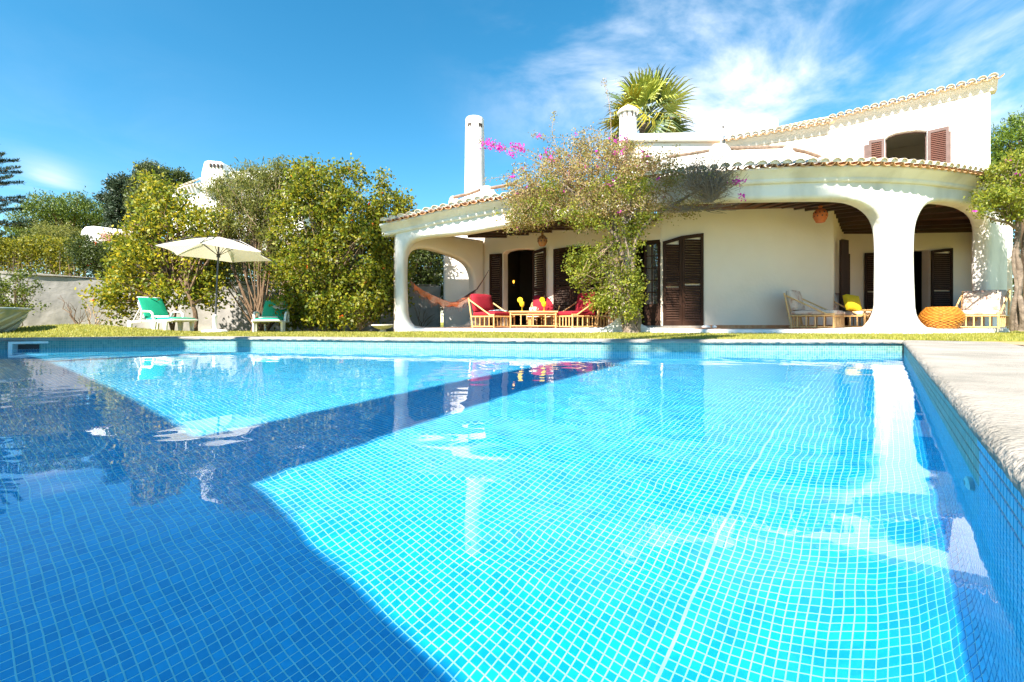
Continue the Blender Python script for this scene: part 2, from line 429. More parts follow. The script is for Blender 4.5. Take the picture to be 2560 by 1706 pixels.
for (a, u, x, y, z) in singles:
    w, zz, dw, dz = profat(u); p = wallpt(a, w)
    X = Vector((WD.x, WD.y, 0)); Y = Vector((WN.x * dw, WN.y * dw, dz)); Zv = X.cross(Y)
    o = bpy.data.objects.new('pool_tile', tme); COL.objects.link(o)
    M = Matrix((X, Y, Zv)).transposed().to_4x4()
    M = Matrix.Translation((p.x, p.y, zz)) @ M
    o.parent = pool; o.matrix_parent_inverse = Matrix.Translation((-pool.location[0], -pool.location[1], 0)); o.matrix_basis = M
    o.cycles.is_caustics_receiver = True
A = np.array([(t[0], t[1]) for t in rest]); n = len(A)
V = np.zeros((n, 8, 3))
for k, (da, du, h) in enumerate([(-TW, -TW, 0.0), (TW, -TW, 0), (TW, TW, 0), (-TW, TW, 0), (-TW + .001, -TW + .001, TH), (TW - .001, -TW + .001, TH), (TW - .001, TW - .001, TH), (-TW + .001, TW - .001, TH)]):
    u = A[:, 1] + du; a = A[:, 0] + da
    w = np.interp(u, cum, [p[0] for p in prof]); z = np.interp(u, cum, [p[1] for p in prof])
    seg = np.clip(np.searchsorted(cum, u) - 1, 0, len(cum) - 2)
    dw = np.array([(prof[i + 1][0] - prof[i][0]) / (cum[i + 1] - cum[i]) for i in range(len(cum) - 1)])[seg]
    dz = np.array([(prof[i + 1][1] - prof[i][1]) / (cum[i + 1] - cum[i]) for i in range(len(cum) - 1)])[seg]
    ww = w - dz * h
    V[:, k, 0] = W0.x + WD.x * a + WN.x * ww; V[:, k, 1] = W0.y + WD.y * a + WN.y * ww; V[:, k, 2] = z + dw * h
def tilesmesh(name, V):
    n = V.shape[0]; me = bpy.data.meshes.new(name); me.vertices.add(n * 8); me.vertices.foreach_set('co', V.reshape(-1).astype(np.float32))
    fq = np.array([(4, 5, 6, 7), (0, 1, 5, 4), (1, 2, 6, 5), (2, 3, 7, 6), (3, 0, 4, 7)]); li = (np.arange(n)[:, None, None] * 8 + fq[None]).reshape(-1)
    me.loops.add(n * 20); me.loops.foreach_set('vertex_index', li.astype(np.int32)); me.polygons.add(n * 5)
    me.polygons.foreach_set('loop_start', np.arange(0, n * 20, 4, dtype=np.int32)); me.polygons.foreach_set('loop_total', np.full(n * 5, 4, dtype=np.int32))
    me.update(calc_edges=True); me.shade_flat(); return me
mt_ = tilesmesh('mosaic_tiles', V); mt_.polygons.foreach_set('material_index', np.repeat((V[:, :, 2].mean(1) > -.03).astype(np.int32), 5))
o = link('mosaic_tiles', mt_, [M_tile, M_band], pool); o['kind'] = 'stuff'; o.cycles.is_caustics_receiver = True
print('tiles', len(cand), len(rest))
# far wall, left and near walls
def wallstrip(pts, z0, z1, off=0.0):
    vs = []; fs = []
    for (x, y) in pts: vs += [(x, y, z0), (x, y, z1)]
    fs = [(2 * i, 2 * i + 1, 2 * i + 3, 2 * i + 2) for i in range(len(pts) - 1)]
    return vs, fs
mb = MB(); mb.add(*wallstrip(far, DEPTH - .02, -0.02)); mb.mi = 1; mb.add(*wallstrip(far, -0.02, 0.125)); mb.mi = 0; mb.add(*wallstrip([far[-1], tuple(nr1)], DEPTH - .02, .125)); mb.add(*wallstrip([tuple(nr1), tuple(nr0)], DEPTH - .02, .125))
o = mb.build('pool_wall', [M_grout, M_groutd], pool, smooth=True, ang=60); o.cycles.is_caustics_receiver = True
def resample(p, step):
    out = [p[0]]; acc = 0; s = [0]
    for i in range(1, len(p)): s.append(s[-1] + math.dist(p[i], p[i - 1]))
    n = int(s[-1] / step); q = np.linspace(0, s[-1], n + 1)
    return list(zip(np.interp(q, s, [a[0] for a in p]).tolist(), np.interp(q, s, [a[1] for a in p]).tolist()))
fr = resample(far, P_)
TL = []
for i in range(len(fr) - 1):
    a, b = Vector(fr[i]), Vector(fr[i + 1]); c = (a + b) / 2; t = (b - a).normalized(); nn = Vector((-t.y, t.x))
    if nn.y > 0: nn = -nn
    for j in range(40):
        zc = 0.107 - j * P_
        for (dx, dzz, h) in [(-TW, -TW, 0.0), (TW, -TW, 0), (TW, TW, 0), (-TW, TW, 0), (-TW + .001, -TW + .001, TH), (TW - .001, -TW + .001, TH), (TW - .001, TW - .001, TH), (-TW + .001, TW - .001, TH)]:
            q = c + t * dx + nn * h; TL.append((q.x, q.y, zc + dzz))
TL = np.array(TL).reshape(-1, 8, 3); mt_ = tilesmesh('wall_tiles', TL); mt_.polygons.foreach_set('material_index', np.repeat((TL[:, :, 2].mean(1) > -.03).astype(np.int32), 5))
o = link('wall_tiles', mt_, [M_tile, M_band], pool); o['kind'] = 'stuff'; o.cycles.is_caustics_receiver = True
# skimmer in the far left wall
sk = MB(); c = Vector(K(97, 860, 7.52)); tdir = Vector((0.82, 0.57, 0)).normalized(); nin = Vector((tdir.y, -tdir.x, 0))
def quadbox(mbx, c, wx, hz, dy, off=0):
    M = Matrix((tdir, nin, Vector((0, 0, 1)))).transposed()
    mbx.box(Vector(c) + nin * off, (wx, dy, hz), M)
cc = Vector((c.x, c.y, 0.0))
for dx, dz, wx, hz in [(0, 0.10, .66, .035), (-.31, -.02, .045, .21), (.31, -.02, .045, .21), (0, -.13, .66, .03)]:
    quadbox(sk, cc + tdir * dx + Vector((0, 0, dz)), wx, hz, .05, 0.03)
o = sk.build('skimmer_frame', M_plas, pool); 
sk = MB(); quadbox(sk, cc, .58, .2, .012, .012); sk.build('skimmer_back', mat('skimmer_grey', (.3, .33, .33), .6), pool)
sk = MB(); quadbox(sk, cc + tdir * -.1 + Vector((0, 0, .005)), .25, .13, .02, .03); sk.build('skimmer_flap', M_black, pool)
# inlet nozzle on the far wall, lamp on the right wall
m_ = MB(); p = K(2013, 874, 6.66); m_.lathe([(0.085, 0.0), (0.085, 0.012), (0.06, 0.02), (0.02, 0.022), (0.018, 0.01), (0, 0.01)], (0, 0, 0), 20, Matrix.Rotation(math.radians(90), 3, 'X'))
o = m_.build('inlet_nozzle', M_plas, None, smooth=True); o.location = (p[0], p[1] - .02, 0.035); o.parent = pool; o.matrix_parent_inverse = Matrix.Translation((0, -3, 0))
m_ = MB(); q = wallpt(0.62, 0.0); Mx = Matrix((Vector((WD.x, WD.y, 0)), Vector((0, 0, 1)), Vector((WN.x, WN.y, 0)))).transposed()
m_.lathe([(0.05, 0.0), (0.05, 0.012), (0.035, 0.016), (0.022, 0.018), (0.02, 0.012), (0, 0.012)], (q.x, q.y, -.13), 18, Mx)
o = m_.build('return_jet', mat('jet_white', (.55, .65, .68), .4), pool, smooth=True); o.cycles.is_caustics_receiver = True

# water surface: long gentle wavelets on real geometry
def water():
    step = 0.035
    xs = np.arange(-11.2, 5.8, step); ys = np.arange(-2.9, 8.4, step); X, Y = np.meshgrid(xs, ys)
    Z = np.zeros_like(X); r = random.Random(5)
    for i in range(46):
        lam = math.exp(r.uniform(math.log(0.13), math.log(0.9))); a = r.gauss(math.radians(60), 1.0)
        A_ = lam * 0.00036 * r.uniform(.3, 1) * (1.5 if lam < .32 else .85)
        Z += A_ * np.sin(2 * math.pi / lam * (X * math.cos(a) + Y * math.sin(a)) + r.uniform(0, 6.28))
    env = 0.55 + 0.45 * np.sin(X * 0.8 + 1.3) * np.sin(Y * 0.55 + X * .3)
    far_ = np.clip((Y - 1.0) / 5, 0, 1)
    Z *= (0.55 + 0.6 * env) * (1.0 - 0.35 * far_)
    ny, nx = X.shape
    # keep only cells inside the outline
    cx = (X[:-1, :-1] + X[1:, 1:]) / 2; cy = (Y[:-1, :-1] + Y[1:, 1:]) / 2
    P = pool_poly; ins = np.zeros(cx.shape, bool); j = len(P) - 1
    for i in range(len(P)):
        xi, yi = P[i]; xj, yj = P[j]
        cnd = ((yi > cy) != (yj > cy)); xx = (xj - xi) * (cy - yi) / ((yj - yi) if yj != yi else 1e-9) + xi
        ins ^= cnd & (cx < xx); j = i
    # grow by one cell so it runs into the walls
    g = ins.copy(); g[1:] |= ins[:-1]; g[:-1] |= ins[1:]; g[:, 1:] |= g[:, :-1].copy(); g[:, :-1] |= g[:, 1:].copy()
    jj, ii = np.nonzero(g); idx = np.arange(ny * nx).reshape(ny, nx)
    f = np.stack([idx[jj, ii], idx[jj, ii + 1], idx[jj + 1, ii + 1], idx[jj + 1, ii]], 1)
    used, inv = np.unique(f, return_inverse=True); inv = inv.reshape(f.shape)
    co = np.stack([X.ravel(), Y.ravel(), Z.ravel()], 1)[used]
    me = bpy.data.meshes.new('water'); me.vertices.add(len(co)); me.vertices.foreach_set('co', co.reshape(-1).astype(np.float32))
    n = len(f); me.loops.add(n * 4); me.loops.foreach_set('vertex_index', inv.reshape(-1).astype(np.int32)); me.polygons.add(n)
    me.polygons.foreach_set('loop_start', np.arange(0, n * 4, 4, dtype=np.int32)); me.polygons.foreach_set('loop_total', np.full(n, 4, dtype=np.int32))
    me.update(calc_edges=True); me.shade_smooth(); me.materials.append(M_water)
    o = bpy.data.objects.new('pool_water', me); COL.objects.link(o); o['kind'] = 'structure'
    tag(o, 'clear turquoise pool water with small ripples and reflections', 'water')
    o.cycles.is_caustics_caster = True
water()

# coping and deck: rough broken concrete edge, real step down to the tiles
def deck(name, inner, widths, z=0.172, label='', jit=0.006, step=0.02, outer=None):
    pts = resample(inner, step); n = len(pts); mb = MB(); vs = []
    for i, (x, y) in enumerate(pts):
        a = Vector(pts[max(0, i - 1)]); b = Vector(pts[min(n - 1, i + 1)]); t = (b - a).normalized(); nn = Vector((t.y, -t.x))
        if name == 'pool_deck' and False: nn = -nn
        if callable(widths): wd = widths(x, y)
        else: wd = widths
        jit_ = jit * .6; j1, j2, j3 = R.gauss(0, jit_), R.gauss(0, jit_), R.gauss(0, jit_ * .6)
        c = Vector((x, y))
        for (off, zz) in [(0.02, .1255), (-0.012 + j3 * .3, .1255), (-0.013 + j1 * .6, .148 + j2 * .5), (0.003 + j1, z - .006 + j3 * .6), (0.022 + j2 * .5, z + j1 * .1), (0.05, z), (wd * .5, z), (wd, z), (wd, .1)]:
            q = c + nn * off; vs.append((q.x, q.y, zz))
    m = 9
    fs = [(i * m + j, i * m + j + 1, (i + 1) * m + j + 1, (i + 1) * m + j) for i in range(n - 1) for j in range(m - 1)]
    mb.add(vs, fs)
    o = mb.build(name, M_conc, None, smooth=True, ang=60); tag(o, label, 'pool deck', kind='structure'); return o
# right deck: outward is away from the pool
dr = [tuple(wallpt(a, 0)) for a in np.linspace(NEAR_A - .4, 7.28, 60)]
deck('pool_deck', dr, lambda x, y: 0.92 if y > 3 else 1.6 + (3 - y) * .3, label='wide pale concrete deck with a rough edge beside the pool')
fe = list(reversed(far)) + [(5.62, 6.56)]
def flip(p): return list(reversed(p))
deck('pool_coping', flip(fe), lambda x, y: -0.34, label='narrow pale concrete coping along the house side of the pool') if False else None
def coping_far():
    pts = resample(far, 0.03); n = len(pts); vs = []
    for i, (x, y) in enumerate(pts):
        a = Vector(pts[max(0, i - 1)]); b = Vector(pts[min(n - 1, i + 1)]); t = (b - a).normalized(); nn = Vector((t.y, -t.x))
        if nn.y < 0: nn = -nn
        j1, j2, j3 = R.gauss(0, .005), R.gauss(0, .004), R.gauss(0, .003); c = Vector((x, y))
        for (off, zz) in [(0.02, .1255), (-0.03, .1255), (-0.04 + j1 * .5, .145 + j2 * .4), (-.028 + j1, .164 + j3), (-0.01 + j2 * .5, .171), (0.15, .171), (.36 + j1 * 3, .171), (.36 + j1 * 3, .1)]:
            q = c + nn * off; vs.append((q.x, q.y, zz))
    m = 8; mb = MB()
    mb.add(vs, [(i * m + j, (i + 1) * m + j, (i + 1) * m + j + 1, i * m + j + 1) for i in range(n - 1) for j in range(m - 1)])
    o = mb.build('pool_coping', M_conc, None, smooth=True, ang=60); tag(o, 'narrow pale concrete coping along the house side of the pool', 'coping', kind='structure')
coping_far()
def deck_near():
    mb = MB(); a = wallpt(NEAR_A, -1.0); b = wallpt(NEAR_A, 14.5); c = wallpt(NEAR_A - 4.0, 14.5); d = wallpt(NEAR_A - 4.0, -1.0)
    mb.prism([(a.x, a.y, .1255), (b.x, b.y, .1255), (c.x, c.y, .1255), (d.x, d.y, .1255)], (0, 0, .05))
    e1 = wallpt(NEAR_A, 11.9); 
    mb.prism([(far[-1][0] - .05, far[-1][1] + .3, .124), (-12.5, 8.5, .124), (b.x, b.y, .124), (e1.x, e1.y, .124), (far[-1][0], far[-1][1], .124)], (0, 0, .044))
    o = mb.build('near_deck', M_conc); tag(o, 'pale concrete terrace behind the near end of the pool', 'pool deck', kind='structure')
deck_near()

# ground with a hole for the pool
def fill_mesh(outer, holes, z):
    from mathutils.geometry import tessellate_polygon
    pls = [[Vector((x, y, 0)) for x, y in outer]] + [[Vector((x, y, 0)) for x, y in h] for h in holes]
    flat = [v for p in pls for v in p]; tri = tessellate_polygon(pls)
    mb = MB(); fs = []
    for t in tri:
        a, b, c = [flat[i] for i in t]
        if (b - a).cross(c - a).z < 0: t = (t[0], t[2], t[1])
        fs.append(tuple(t))
    mb.add([(v.x, v.y, z) for v in flat], fs); return mb
E_ = 600
pe = []
for p in pool_poly:
    pe.append(p)
mb = fill_mesh([(-E_, -E_), (E_, -E_), (E_, E_), (-E_, E_)], [[(x * 1.0, y * 1.0) for x, y in pe]], 0.118)
o = mb.build('ground', M_grass); tag(o, 'dry yellowish green ground round the house', 'ground', kind='structure')
# lawn: a low sheet with a rise on the left
def lawn_h(x, y):
    h = 0.158 + 0.010 * math.sin(x * 1.3) * math.sin(y * .9)
    h += 0.17 * math.exp(-((x + 9.7) / 1.5) ** 2 - ((y - 10.6) / 1.1) ** 2)
    h += 0.05 * math.exp(-((x + 12) / 3) ** 2 - ((y - 10.5) / 1.5) ** 2)
    return h
fx = [p[0] for p in reversed(far)]; fy = [p[1] for p in reversed(far)]
def y_front(x):
    if x <= 5.4: return float(np.interp(x, fx, fy)) + 0.33
    # outer edge of the right deck
    return 6.9 - 1.0 * (min(x, 6.3) - 5.4) * 0 if x < 6.25 else 6.75
def lawn():
    mb = MB(); vs = []; xs = np.arange(-13, 16.01, 0.25); nyy = 30
    for x in xs:
        y0 = y_front(x) if x < 6.25 else max(1.0, 6.75 - 0.0)
        for j in range(nyy + 1):
            y = y0 + (13.5 - y0) * (j / nyy) ** 1.3
            vs.append((x, y, lawn_h(x, y)))
    n = nyy + 1
    mb.add(vs, [(i * n + j, (i + 1) * n + j, (i + 1) * n + j + 1, i * n + j + 1) for i in range(len(xs) - 1) for j in range(nyy)])
    # piece of lawn right of the deck
    mb.add([(6.42, 6.745, .158), (5.55, 4.9, .158), (4.5, 3.2, .158), (9, 3.2, .158), (16, 3.2, .158), (16, 6.745, .158)], [(0, 1, 2, 3, 4, 5)])
    o = mb.build('lawn', M_grass, None, smooth=True); tag(o, 'short sunlit yellow green lawn between pool and villa', 'lawn', kind='structure')
    # blades
    N_ = 120000
    x = rng.uniform(-12, 14, N_ * 2); y = rng.uniform(6.6, 12.6, N_ * 2)
    yf = np.where(x < 5.4, np.interp(x, fx, fy) + .37, np.where(x < 6.3, 6.95, 6.6 - 0.0))
    keep = (y > yf) & (rng.random(N_ * 2) < np.clip(1.4 - (y - yf) * .12, .4, 1)); x = x[keep][:N_]; y = y[keep][:N_]
    yf2 = None
    h = 0.158 + 0.010 * np.sin(x * 1.3) * np.sin(y * .9) + 0.17 * np.exp(-((x + 9.7) / 1.5) ** 2 - ((y - 10.6) / 1.1) ** 2) + 0.05 * np.exp(-((x + 12) / 3) ** 2 - ((y - 10.5) / 1.5) ** 2)
    n = len(x); ang = rng.uniform(0, 6.28, n); hh = rng.uniform(.015, .042, n); w = rng.uniform(.004, .008, n); lean = rng.uniform(-.02, .02, (n, 2))
    V = np.zeros((n, 4, 3)); dx = np.cos(ang) * w; dy = np.sin(ang) * w
    V[:, 0] = np.stack([x - dx, y - dy, h - .003], 1); V[:, 1] = np.stack([x + dx, y + dy, h - .003], 1)
    V[:, 2] = np.stack([x + lean[:, 0] + dx * .3, y + lean[:, 1], h + hh], 1); V[:, 3] = np.stack([x + lean[:, 0] - dx * .3, y + lean[:, 1], h + hh], 1)
    o = link('grass', quads('grass', V), leafmat('grass_blades', [(0.26, 0.28, 0.035), (0.38, 0.34, 0.06), (0.15, 0.20, 0.025), (0.46, 0.40, 0.11), (.20, .24, .03)], .3)); o['kind'] = 'stuff'
    tag(o, 'short dry grass blades standing all over the lawn', 'grass')
lawn()
mb = MB(); mb.add([(6.18, 6.2, .1665), (5.15, 4.35, .1665), (4.3, 2.9, .1665), (4.7, 2.9, .1665), (5.75, 4.5, .1665), (6.9, 6.1, .1665)], [(0, 1, 2, 3, 4, 5)])
o = mb.build('path', M_earth); tag(o, 'strip of bare orange earth between deck and lawn', 'path', kind='structure')

# ------------------------------------------------------------------ villa
class Path:
    """a wall line in plan; s runs along it, offsets are towards the viewer side"""
    def __init__(s, pts, smooth=0):
        p = [tuple(map(float, q)) for q in pts]
        if smooth: p = chaikin(p, smooth)
        s.p = p; s.c = [0]
        for i in range(1, len(p)): s.c.append(s.c[-1] + math.dist(p[i], p[i - 1]))
    @property
    def L(s): return s.c[-1]
    def at(s, q, off=0.0):
        i = 1
        while i < len(s.c) - 1 and s.c[i] < q: i += 1
        t = (q - s.c[i - 1]) / (s.c[i] - s.c[i - 1]); a, b = s.p[i - 1], s.p[i]
        x, y = a[0] + (b[0] - a[0]) * t, a[1] + (b[1] - a[1]) * t
        # smooth normal
        def nrm(k):
            k = max(1, min(len(s.p) - 1, k)); a, b = s.p[k - 1], s.p[k]; l = math.dist(a, b); return ((b[1] - a[1]) / l, -(b[0] - a[0]) / l)
        n0 = nrm(i)
        if t < .5: n1 = nrm(i - 1); wgt = .5 - t
        else: n1 = nrm(i + 1); wgt = t - .5
        if len(s.p) > 6: n0 = (n0[0] * (1 - wgt) + n1[0] * wgt, n0[1] * (1 - wgt) + n1[1] * wgt)
        l = math.hypot(*n0); n0 = (n0[0] / l, n0[1] / l)
        return x + n0[0] * off, y + n0[1] * off, n0
    def px(s, px):
        """s where the sight line of a photograph column meets the wall line"""
        k = (px - 1280) / F; best = None
        for i in range(1, len(s.p)):
            (x0, y0), (x1, y1) = s.p[i - 1], s.p[i]
            d = (x1 - x0) - k * (y1 - y0)
            if abs(d) < 1e-9: continue
            t = (k * y0 - x0) / d
            lo = -9 if i == 1 else -1e-6; hi = 9 if i == len(s.p) - 1 else 1 + 1e-6
            if lo <= t <= hi:
                q = s.c[i - 1] + t * (s.c[i] - s.c[i - 1])
                if best is None or 0 <= t <= 1: best = (q, y0 + (y1 - y0) * t)
        return best
    def sz(s, px, py):
        q, D = s.px(px); return q, CZ - (py - HY) * D / F

def plate(name, path, outer, holes, thick, mt, parent, bev=0.05, step=0.25, base_off=0.0, label=None, smooth_ang=50, wobble=0.0):
    """wall with openings: a flat outline with holes, rounded edges, bent along the plan line"""
    cu = bpy.data.curves.new('tmp', 'CURVE'); cu.dimensions = '2D'; cu.fill_mode = 'BOTH'
    cu.extrude = thick / 2 - bev; cu.bevel_depth = bev; cu.bevel_resolution = 3; cu.offset = -bev
    for ring in [outer] + holes:
        sp = cu.splines.new('POLY'); sp.points.add(len(ring) - 1); sp.use_cyclic_u = True
        for i, (a, b) in enumerate(ring): sp.points[i].co = (a, b, 0, 1)
    ob = bpy.data.objects.new('tmp', cu); COL.objects.link(ob)
    dg = bpy.context.evaluated_depsgraph_get(); me = bpy.data.meshes.new_from_object(ob.evaluated_get(dg))
    bpy.data.objects.remove(ob); bpy.data.curves.remove(cu)
    bm = bmesh.new(); bm.from_mesh(me); bpy.data.meshes.remove(me)
    bmesh.ops.remove_doubles(bm, verts=bm.verts, dist=1e-4)
    x0 = min(v.co.x for v in bm.verts); x1 = max(v.co.x for v in bm.verts); z0 = min(v.co.y for v in bm.verts); z1 = max(v.co.y for v in bm.verts)
    if len(path.p) > 2 or wobble:
        q = x0 + step
        while q < x1 - .02:
            bmesh.ops.bisect_plane(bm, geom=bm.verts[:] + bm.edges[:] + bm.faces[:], plane_co=(q, 0, 0), plane_no=(1, 0, 0)); q += step
    if wobble:
        q = z0 + step
        while q < z1 - .02:
            bmesh.ops.bisect_plane(bm, geom=bm.verts[:] + bm.edges[:] + bm.faces[:], plane_co=(0, q, 0), plane_no=(0, 1, 0)); q += step
    from mathutils import noise
    for v in bm.verts:
        s_, z_, t_ = v.co.x, v.co.y, v.co.z
        w_ = wobble * noise.noise(Vector((s_ * .9, z_ * .9, 3.1))) if wobble else 0
        x, y, n = path.at(s_, base_off + t_ - thick / 2 + w_)
        v.co = (x, y, z_)
    bmesh.ops.recalc_face_normals(bm, faces=bm.faces)
    me = bpy.data.meshes.new(name); bm.to_mesh(me); bm.free()
    me.shade_smooth(); me.set_sharp_from_angle(angle=math.radians(smooth_ang))
    return link(name, me, mt, parent, label=label)

villa = thing('villa', 'white two storey villa with a curved arcaded veranda, barrel tiled eaves and dark louvred shutters', 'house', (4, 12.5, 0.16))

arc_px = [(955, 12.75), (1080, 12.55), (1200, 12.3), (1400, 11.8), (1575, 11.3), (1750, 10.8), (1900, 10.4), (2050, 10.2), (2200, 10.2), (2350, 10.75), (2450, 11.6), (2530, 12.5)]
ARC = Path([(X_(p, d), d) for p, d in arc_px], 3)
FZ = 0.272
def ringpx(path, pts, n=1):
    r = [path.sz(*p) for p in pts]
    return chaikin(r, n, True) if n else r
HA = [(1040, 823), (1024, 812), (1014, 795), (1011, 770), (1009, 700), (1010, 650), (1013, 628), (1021, 611), (1035, 600), (1060, 593), (1116, 588), (1165, 583), (1226, 573), (1295, 561), (1400, 545), (1480, 533), (1527, 538), (1548, 558), (1556, 590), (1557, 640), (1557, 750), (1550, 785), (1530, 808), (1500, 823)]
HB = [(1628, 823), (1600, 810), (1585, 790), (1579, 760), (1577, 700), (1577, 600), (1581, 565), (1596, 543), (1627, 522), (1665, 510), (1730, 505), (1819, 502), (1934, 499), (2040, 498), (2105, 498), (2145, 503), (2178, 517), (2201, 537), (2213, 562), (2217, 590), (2218, 650), (2218, 755), (2212, 783), (2199, 805), (2180, 823)]
HC = [(2332, 823), (2309, 807), (2296, 788), (2290, 761), (2289, 650), (2290, 600), (2292, 565), (2301, 537), (2315, 516), (2335, 506), (2360, 503), (2392, 506), (2432, 517), (2459, 532), (2471, 553), (2475, 585), (2475, 823)]
eave_px = [(955, 566), (1020, 552), (1106, 532), (1207, 512), (1400, 482), (1600, 456), (1750, 440), (1871, 431), (2040, 425), (2180, 424), (2250, 427), (2320, 433), (2405, 445), (2461, 454), (2530, 462)]
ev = [ARC.sz(p, y + 3) for p, y in eave_px]
def eave_z(s): return float(np.interp(s, [e[0] for e in ev], [e[1] for e in ev]))
for it in range(2):
    pass
s_l = ARC.px(985)[0]; s_r = ARC.px(2522)[0]
top = [(s, eave_z(s) - .02) for s in np.linspace(s_r, s_l, 50)]
outer = [(s_l, 0.08), (s_r, 0.08)] + top
def clampfloor(r): return [(a, max(b, FZ - .01)) for a, b in r]
plate('arcade_wall', ARC, outer, [clampfloor(ringpx(ARC, h)) for h in (HA, HB, HC)], 0.36, M_white2, villa, bev=0.10, step=0.2, wobble=0.03)
# moulded cornice under the tiles
def sweep(name, path, s0, s1, profile, mt, zf, step=0.15, parent=villa, caps=True):
    n = max(2, int((s1 - s0) / step) + 1); mb = MB(); m = len(profile); vs = []
    for q in np.linspace(s0, s1, n):
        for (o_, dz) in profile:
            x, y, _ = path.at(q, o_); vs.append((x, y, zf(q) + dz))
    fs = [(i * m + j, (i + 1) * m + j, (i + 1) * m + j + 1, i * m + j + 1) for i in range(n - 1) for j in range(m - 1)]
    if caps: fs += [tuple(range(m)), tuple(reversed(range((n - 1) * m, n * m)))]
    mb.add(vs, fs); return mb.build(name, mt, parent, smooth=True, ang=35)
s_e0 = ARC.px(958)[0]; s_e1 = ARC.px(2520)[0]
cprof = [(-.3, -.26), (0.0, -.26), (.05, -.25), (.075, -.22), (.08, -.19), (.075, -.17), (.10, -.14), (.15, -.08), (.21, -.035), (.24, -.01), (.24, .03), (-.3, .03)]
sweep('cornice', ARC, s_e0, s_e1, cprof, M_white2, lambda s: eave_z(s))

# barrel tiles: an arched cover tile and a trough tile, one mesh each
def half_tile(name, r0, r1, L, up, mt, th=0.014):
    mb = MB(); n = 8; vs = []
    for (yy, r, zz) in ((0, r0, 0.0), (L, r1, 0.0)):
        for rr in (r, r - th):
            for k in range(n + 1):
                a = math.pi * k / n; vs.append((rr * math.cos(a), yy, zz + (rr * math.sin(a) * (.85) if up else -rr * math.sin(a) * .8)))
    m = n + 1
    def f(a, b, rev):
        out = []
        for k in range(n):
            q = (a * m + k, a * m + k + 1, b * m + k + 1, b * m + k); out.append(q if not rev else q[::-1])
        return out
    fs = f(0, 2, False) + f(1, 3, True) + f(0, 1, True) + f(2, 3, False)
    mb.add(vs, fs)
    if up:
        mb.mi = 1; mb.add([((r0 - th * .5) * math.cos(math.pi * k / n), .035, (r0 - th * .5) * math.sin(math.pi * k / n) * .85) for k in range(n + 1)], [tuple(range(n + 1))])
    me = mb.mesh(name, True, 50); me.materials.append(mt); me.materials.append(M_white); return me
cover = half_tile('roof_tile', .098, .078, .42, True, M_tilew); pan = half_tile('pan_tile', .105, .085, .42, False, M_pan)
def lay_tiles(path, s0, s1, zf, pitch=0.235, over=.36, slope=.20, courses=2, parent=villa):
    n = int((s1 - s0) / pitch)
    for i in range(n + 1):
        q = s0 + (i + .5) * (s1 - s0) / (n + 1)
        for c in range(courses):
            for me, ds, dz in ((cover, 0, .075), (pan, pitch / 2, .085)):
                off = over - c * .34 - (0.03 if me is pan else 0); x, y, nn = path.at(q + ds, off)
                zb = zf(q + ds) + dz + c * .34 * slope + (.012 if c else 0)
                o = bpy.data.objects.new(me.name.split('.')[0], me); COL.objects.link(o)
                o.parent = parent; o.matrix_parent_inverse = Matrix.Translation(-Vector(parent.location))
                yv = Vector((-nn[0], -nn[1], slope + R.gauss(0, .012))).normalized(); xv = yv.cross(Vector((0, 0, 1))).normalized(); xv = (xv + Vector((0, 0, R.gauss(0, .03)))).normalized(); zv = xv.cross(yv)
                o.matrix_basis = Matrix.Translation((x, y, zb + R.gauss(0, .004))) @ Matrix((xv, yv, zv)).transposed().to_4x4()
lay_tiles(ARC, s_e0 + .05, s_e1 - .02, eave_z, courses=1)
# mortar bed and roof sheet behind the tiles
def roof_sheet(path, s0, s1, zf, d0, d1, slope, name='roof', mt=M_pan, step=.25, z_off=.05):
    mb = MB(); vs = []; n = int((s1 - s0) / step) + 2
    for q in np.linspace(s0, s1, n):
        for d in (d0, d1, d1, d0):
            pass
        for (d, dz) in ((d0, 0), (d1, (d0 - d1) * slope), (d1, (d0 - d1) * slope - .1), (d0, -.03)):
            x, y, _ = path.at(q, d); vs.append((x, y, zf(q) + z_off + dz))
    fs = [(i * 4 + j, (i + 1) * 4 + j, (i + 1) * 4 + (j + 1) % 4, i * 4 + (j + 1) % 4) for i in range(n - 1) for j in range(4)]
    fs += [(0, 1, 2, 3), tuple(reversed(range((n - 1) * 4, n * 4)))]
    mb.add(vs, fs); return mb.build(name, mt, villa)
roof_sheet(ARC, s_e0, s_e1, eave_z, .22, -1.3, .16, z_off=.035)

# veranda floor, step edge already part of the arcade; back walls
W1 = Path([(X_(1213, 14.8), 14.8), (X_(1655, 11.95), 11.95)])
W2 = Path([(X_(1655, 11.95), 11.95), (X_(2084, 12.3), 12.3)])
W3 = Path([(X_(2084, 12.3), 12.3), (X_(2107, 15.3), 15.3)])
W4 = Path([(X_(2107, 15.3), 15.3), (X_(2485, 15.3), 15.3)])
H1, H2 = 3.20, 3.42
def rect(s0, s1, z0, z1): return [(s0, z0), (s1, z0), (s1, z1), (s0, z1)]
d1 = ringpx(W1, [(1258, 815), (1258, 634), (1264, 628), (1285, 623), (1310, 622), (1336, 624), (1336, 815)], 0); d1 = [(a, (FZ if b < .7 else b)) for a, b in d1]
d3 = ringpx(W1, [(1578, 815), (1578, 602), (1597, 600), (1625, 601), (1651, 606), (1651, 815)], 0); d3 = [(a, (FZ if b < .7 else b)) for a, b in d3]
d2 = ringpx(W1, [(1388, 815), (1388, 625), (1420, 619), (1460, 618), (1500, 622), (1520, 626), (1520, 815)], 0); d2 = [(a, (FZ if b < .7 else b)) for a, b in d2]
plate('back_wall', W1, rect(-.3, W1.L, .1, H1), [d1, d2, d3], .28, M_inner, villa, bev=.015, wobble=.01)
plate('back_wall', W2, rect(0, W2.L, .1, H2 + .05), [], .28, M_inner, villa, bev=.02, wobble=.012)
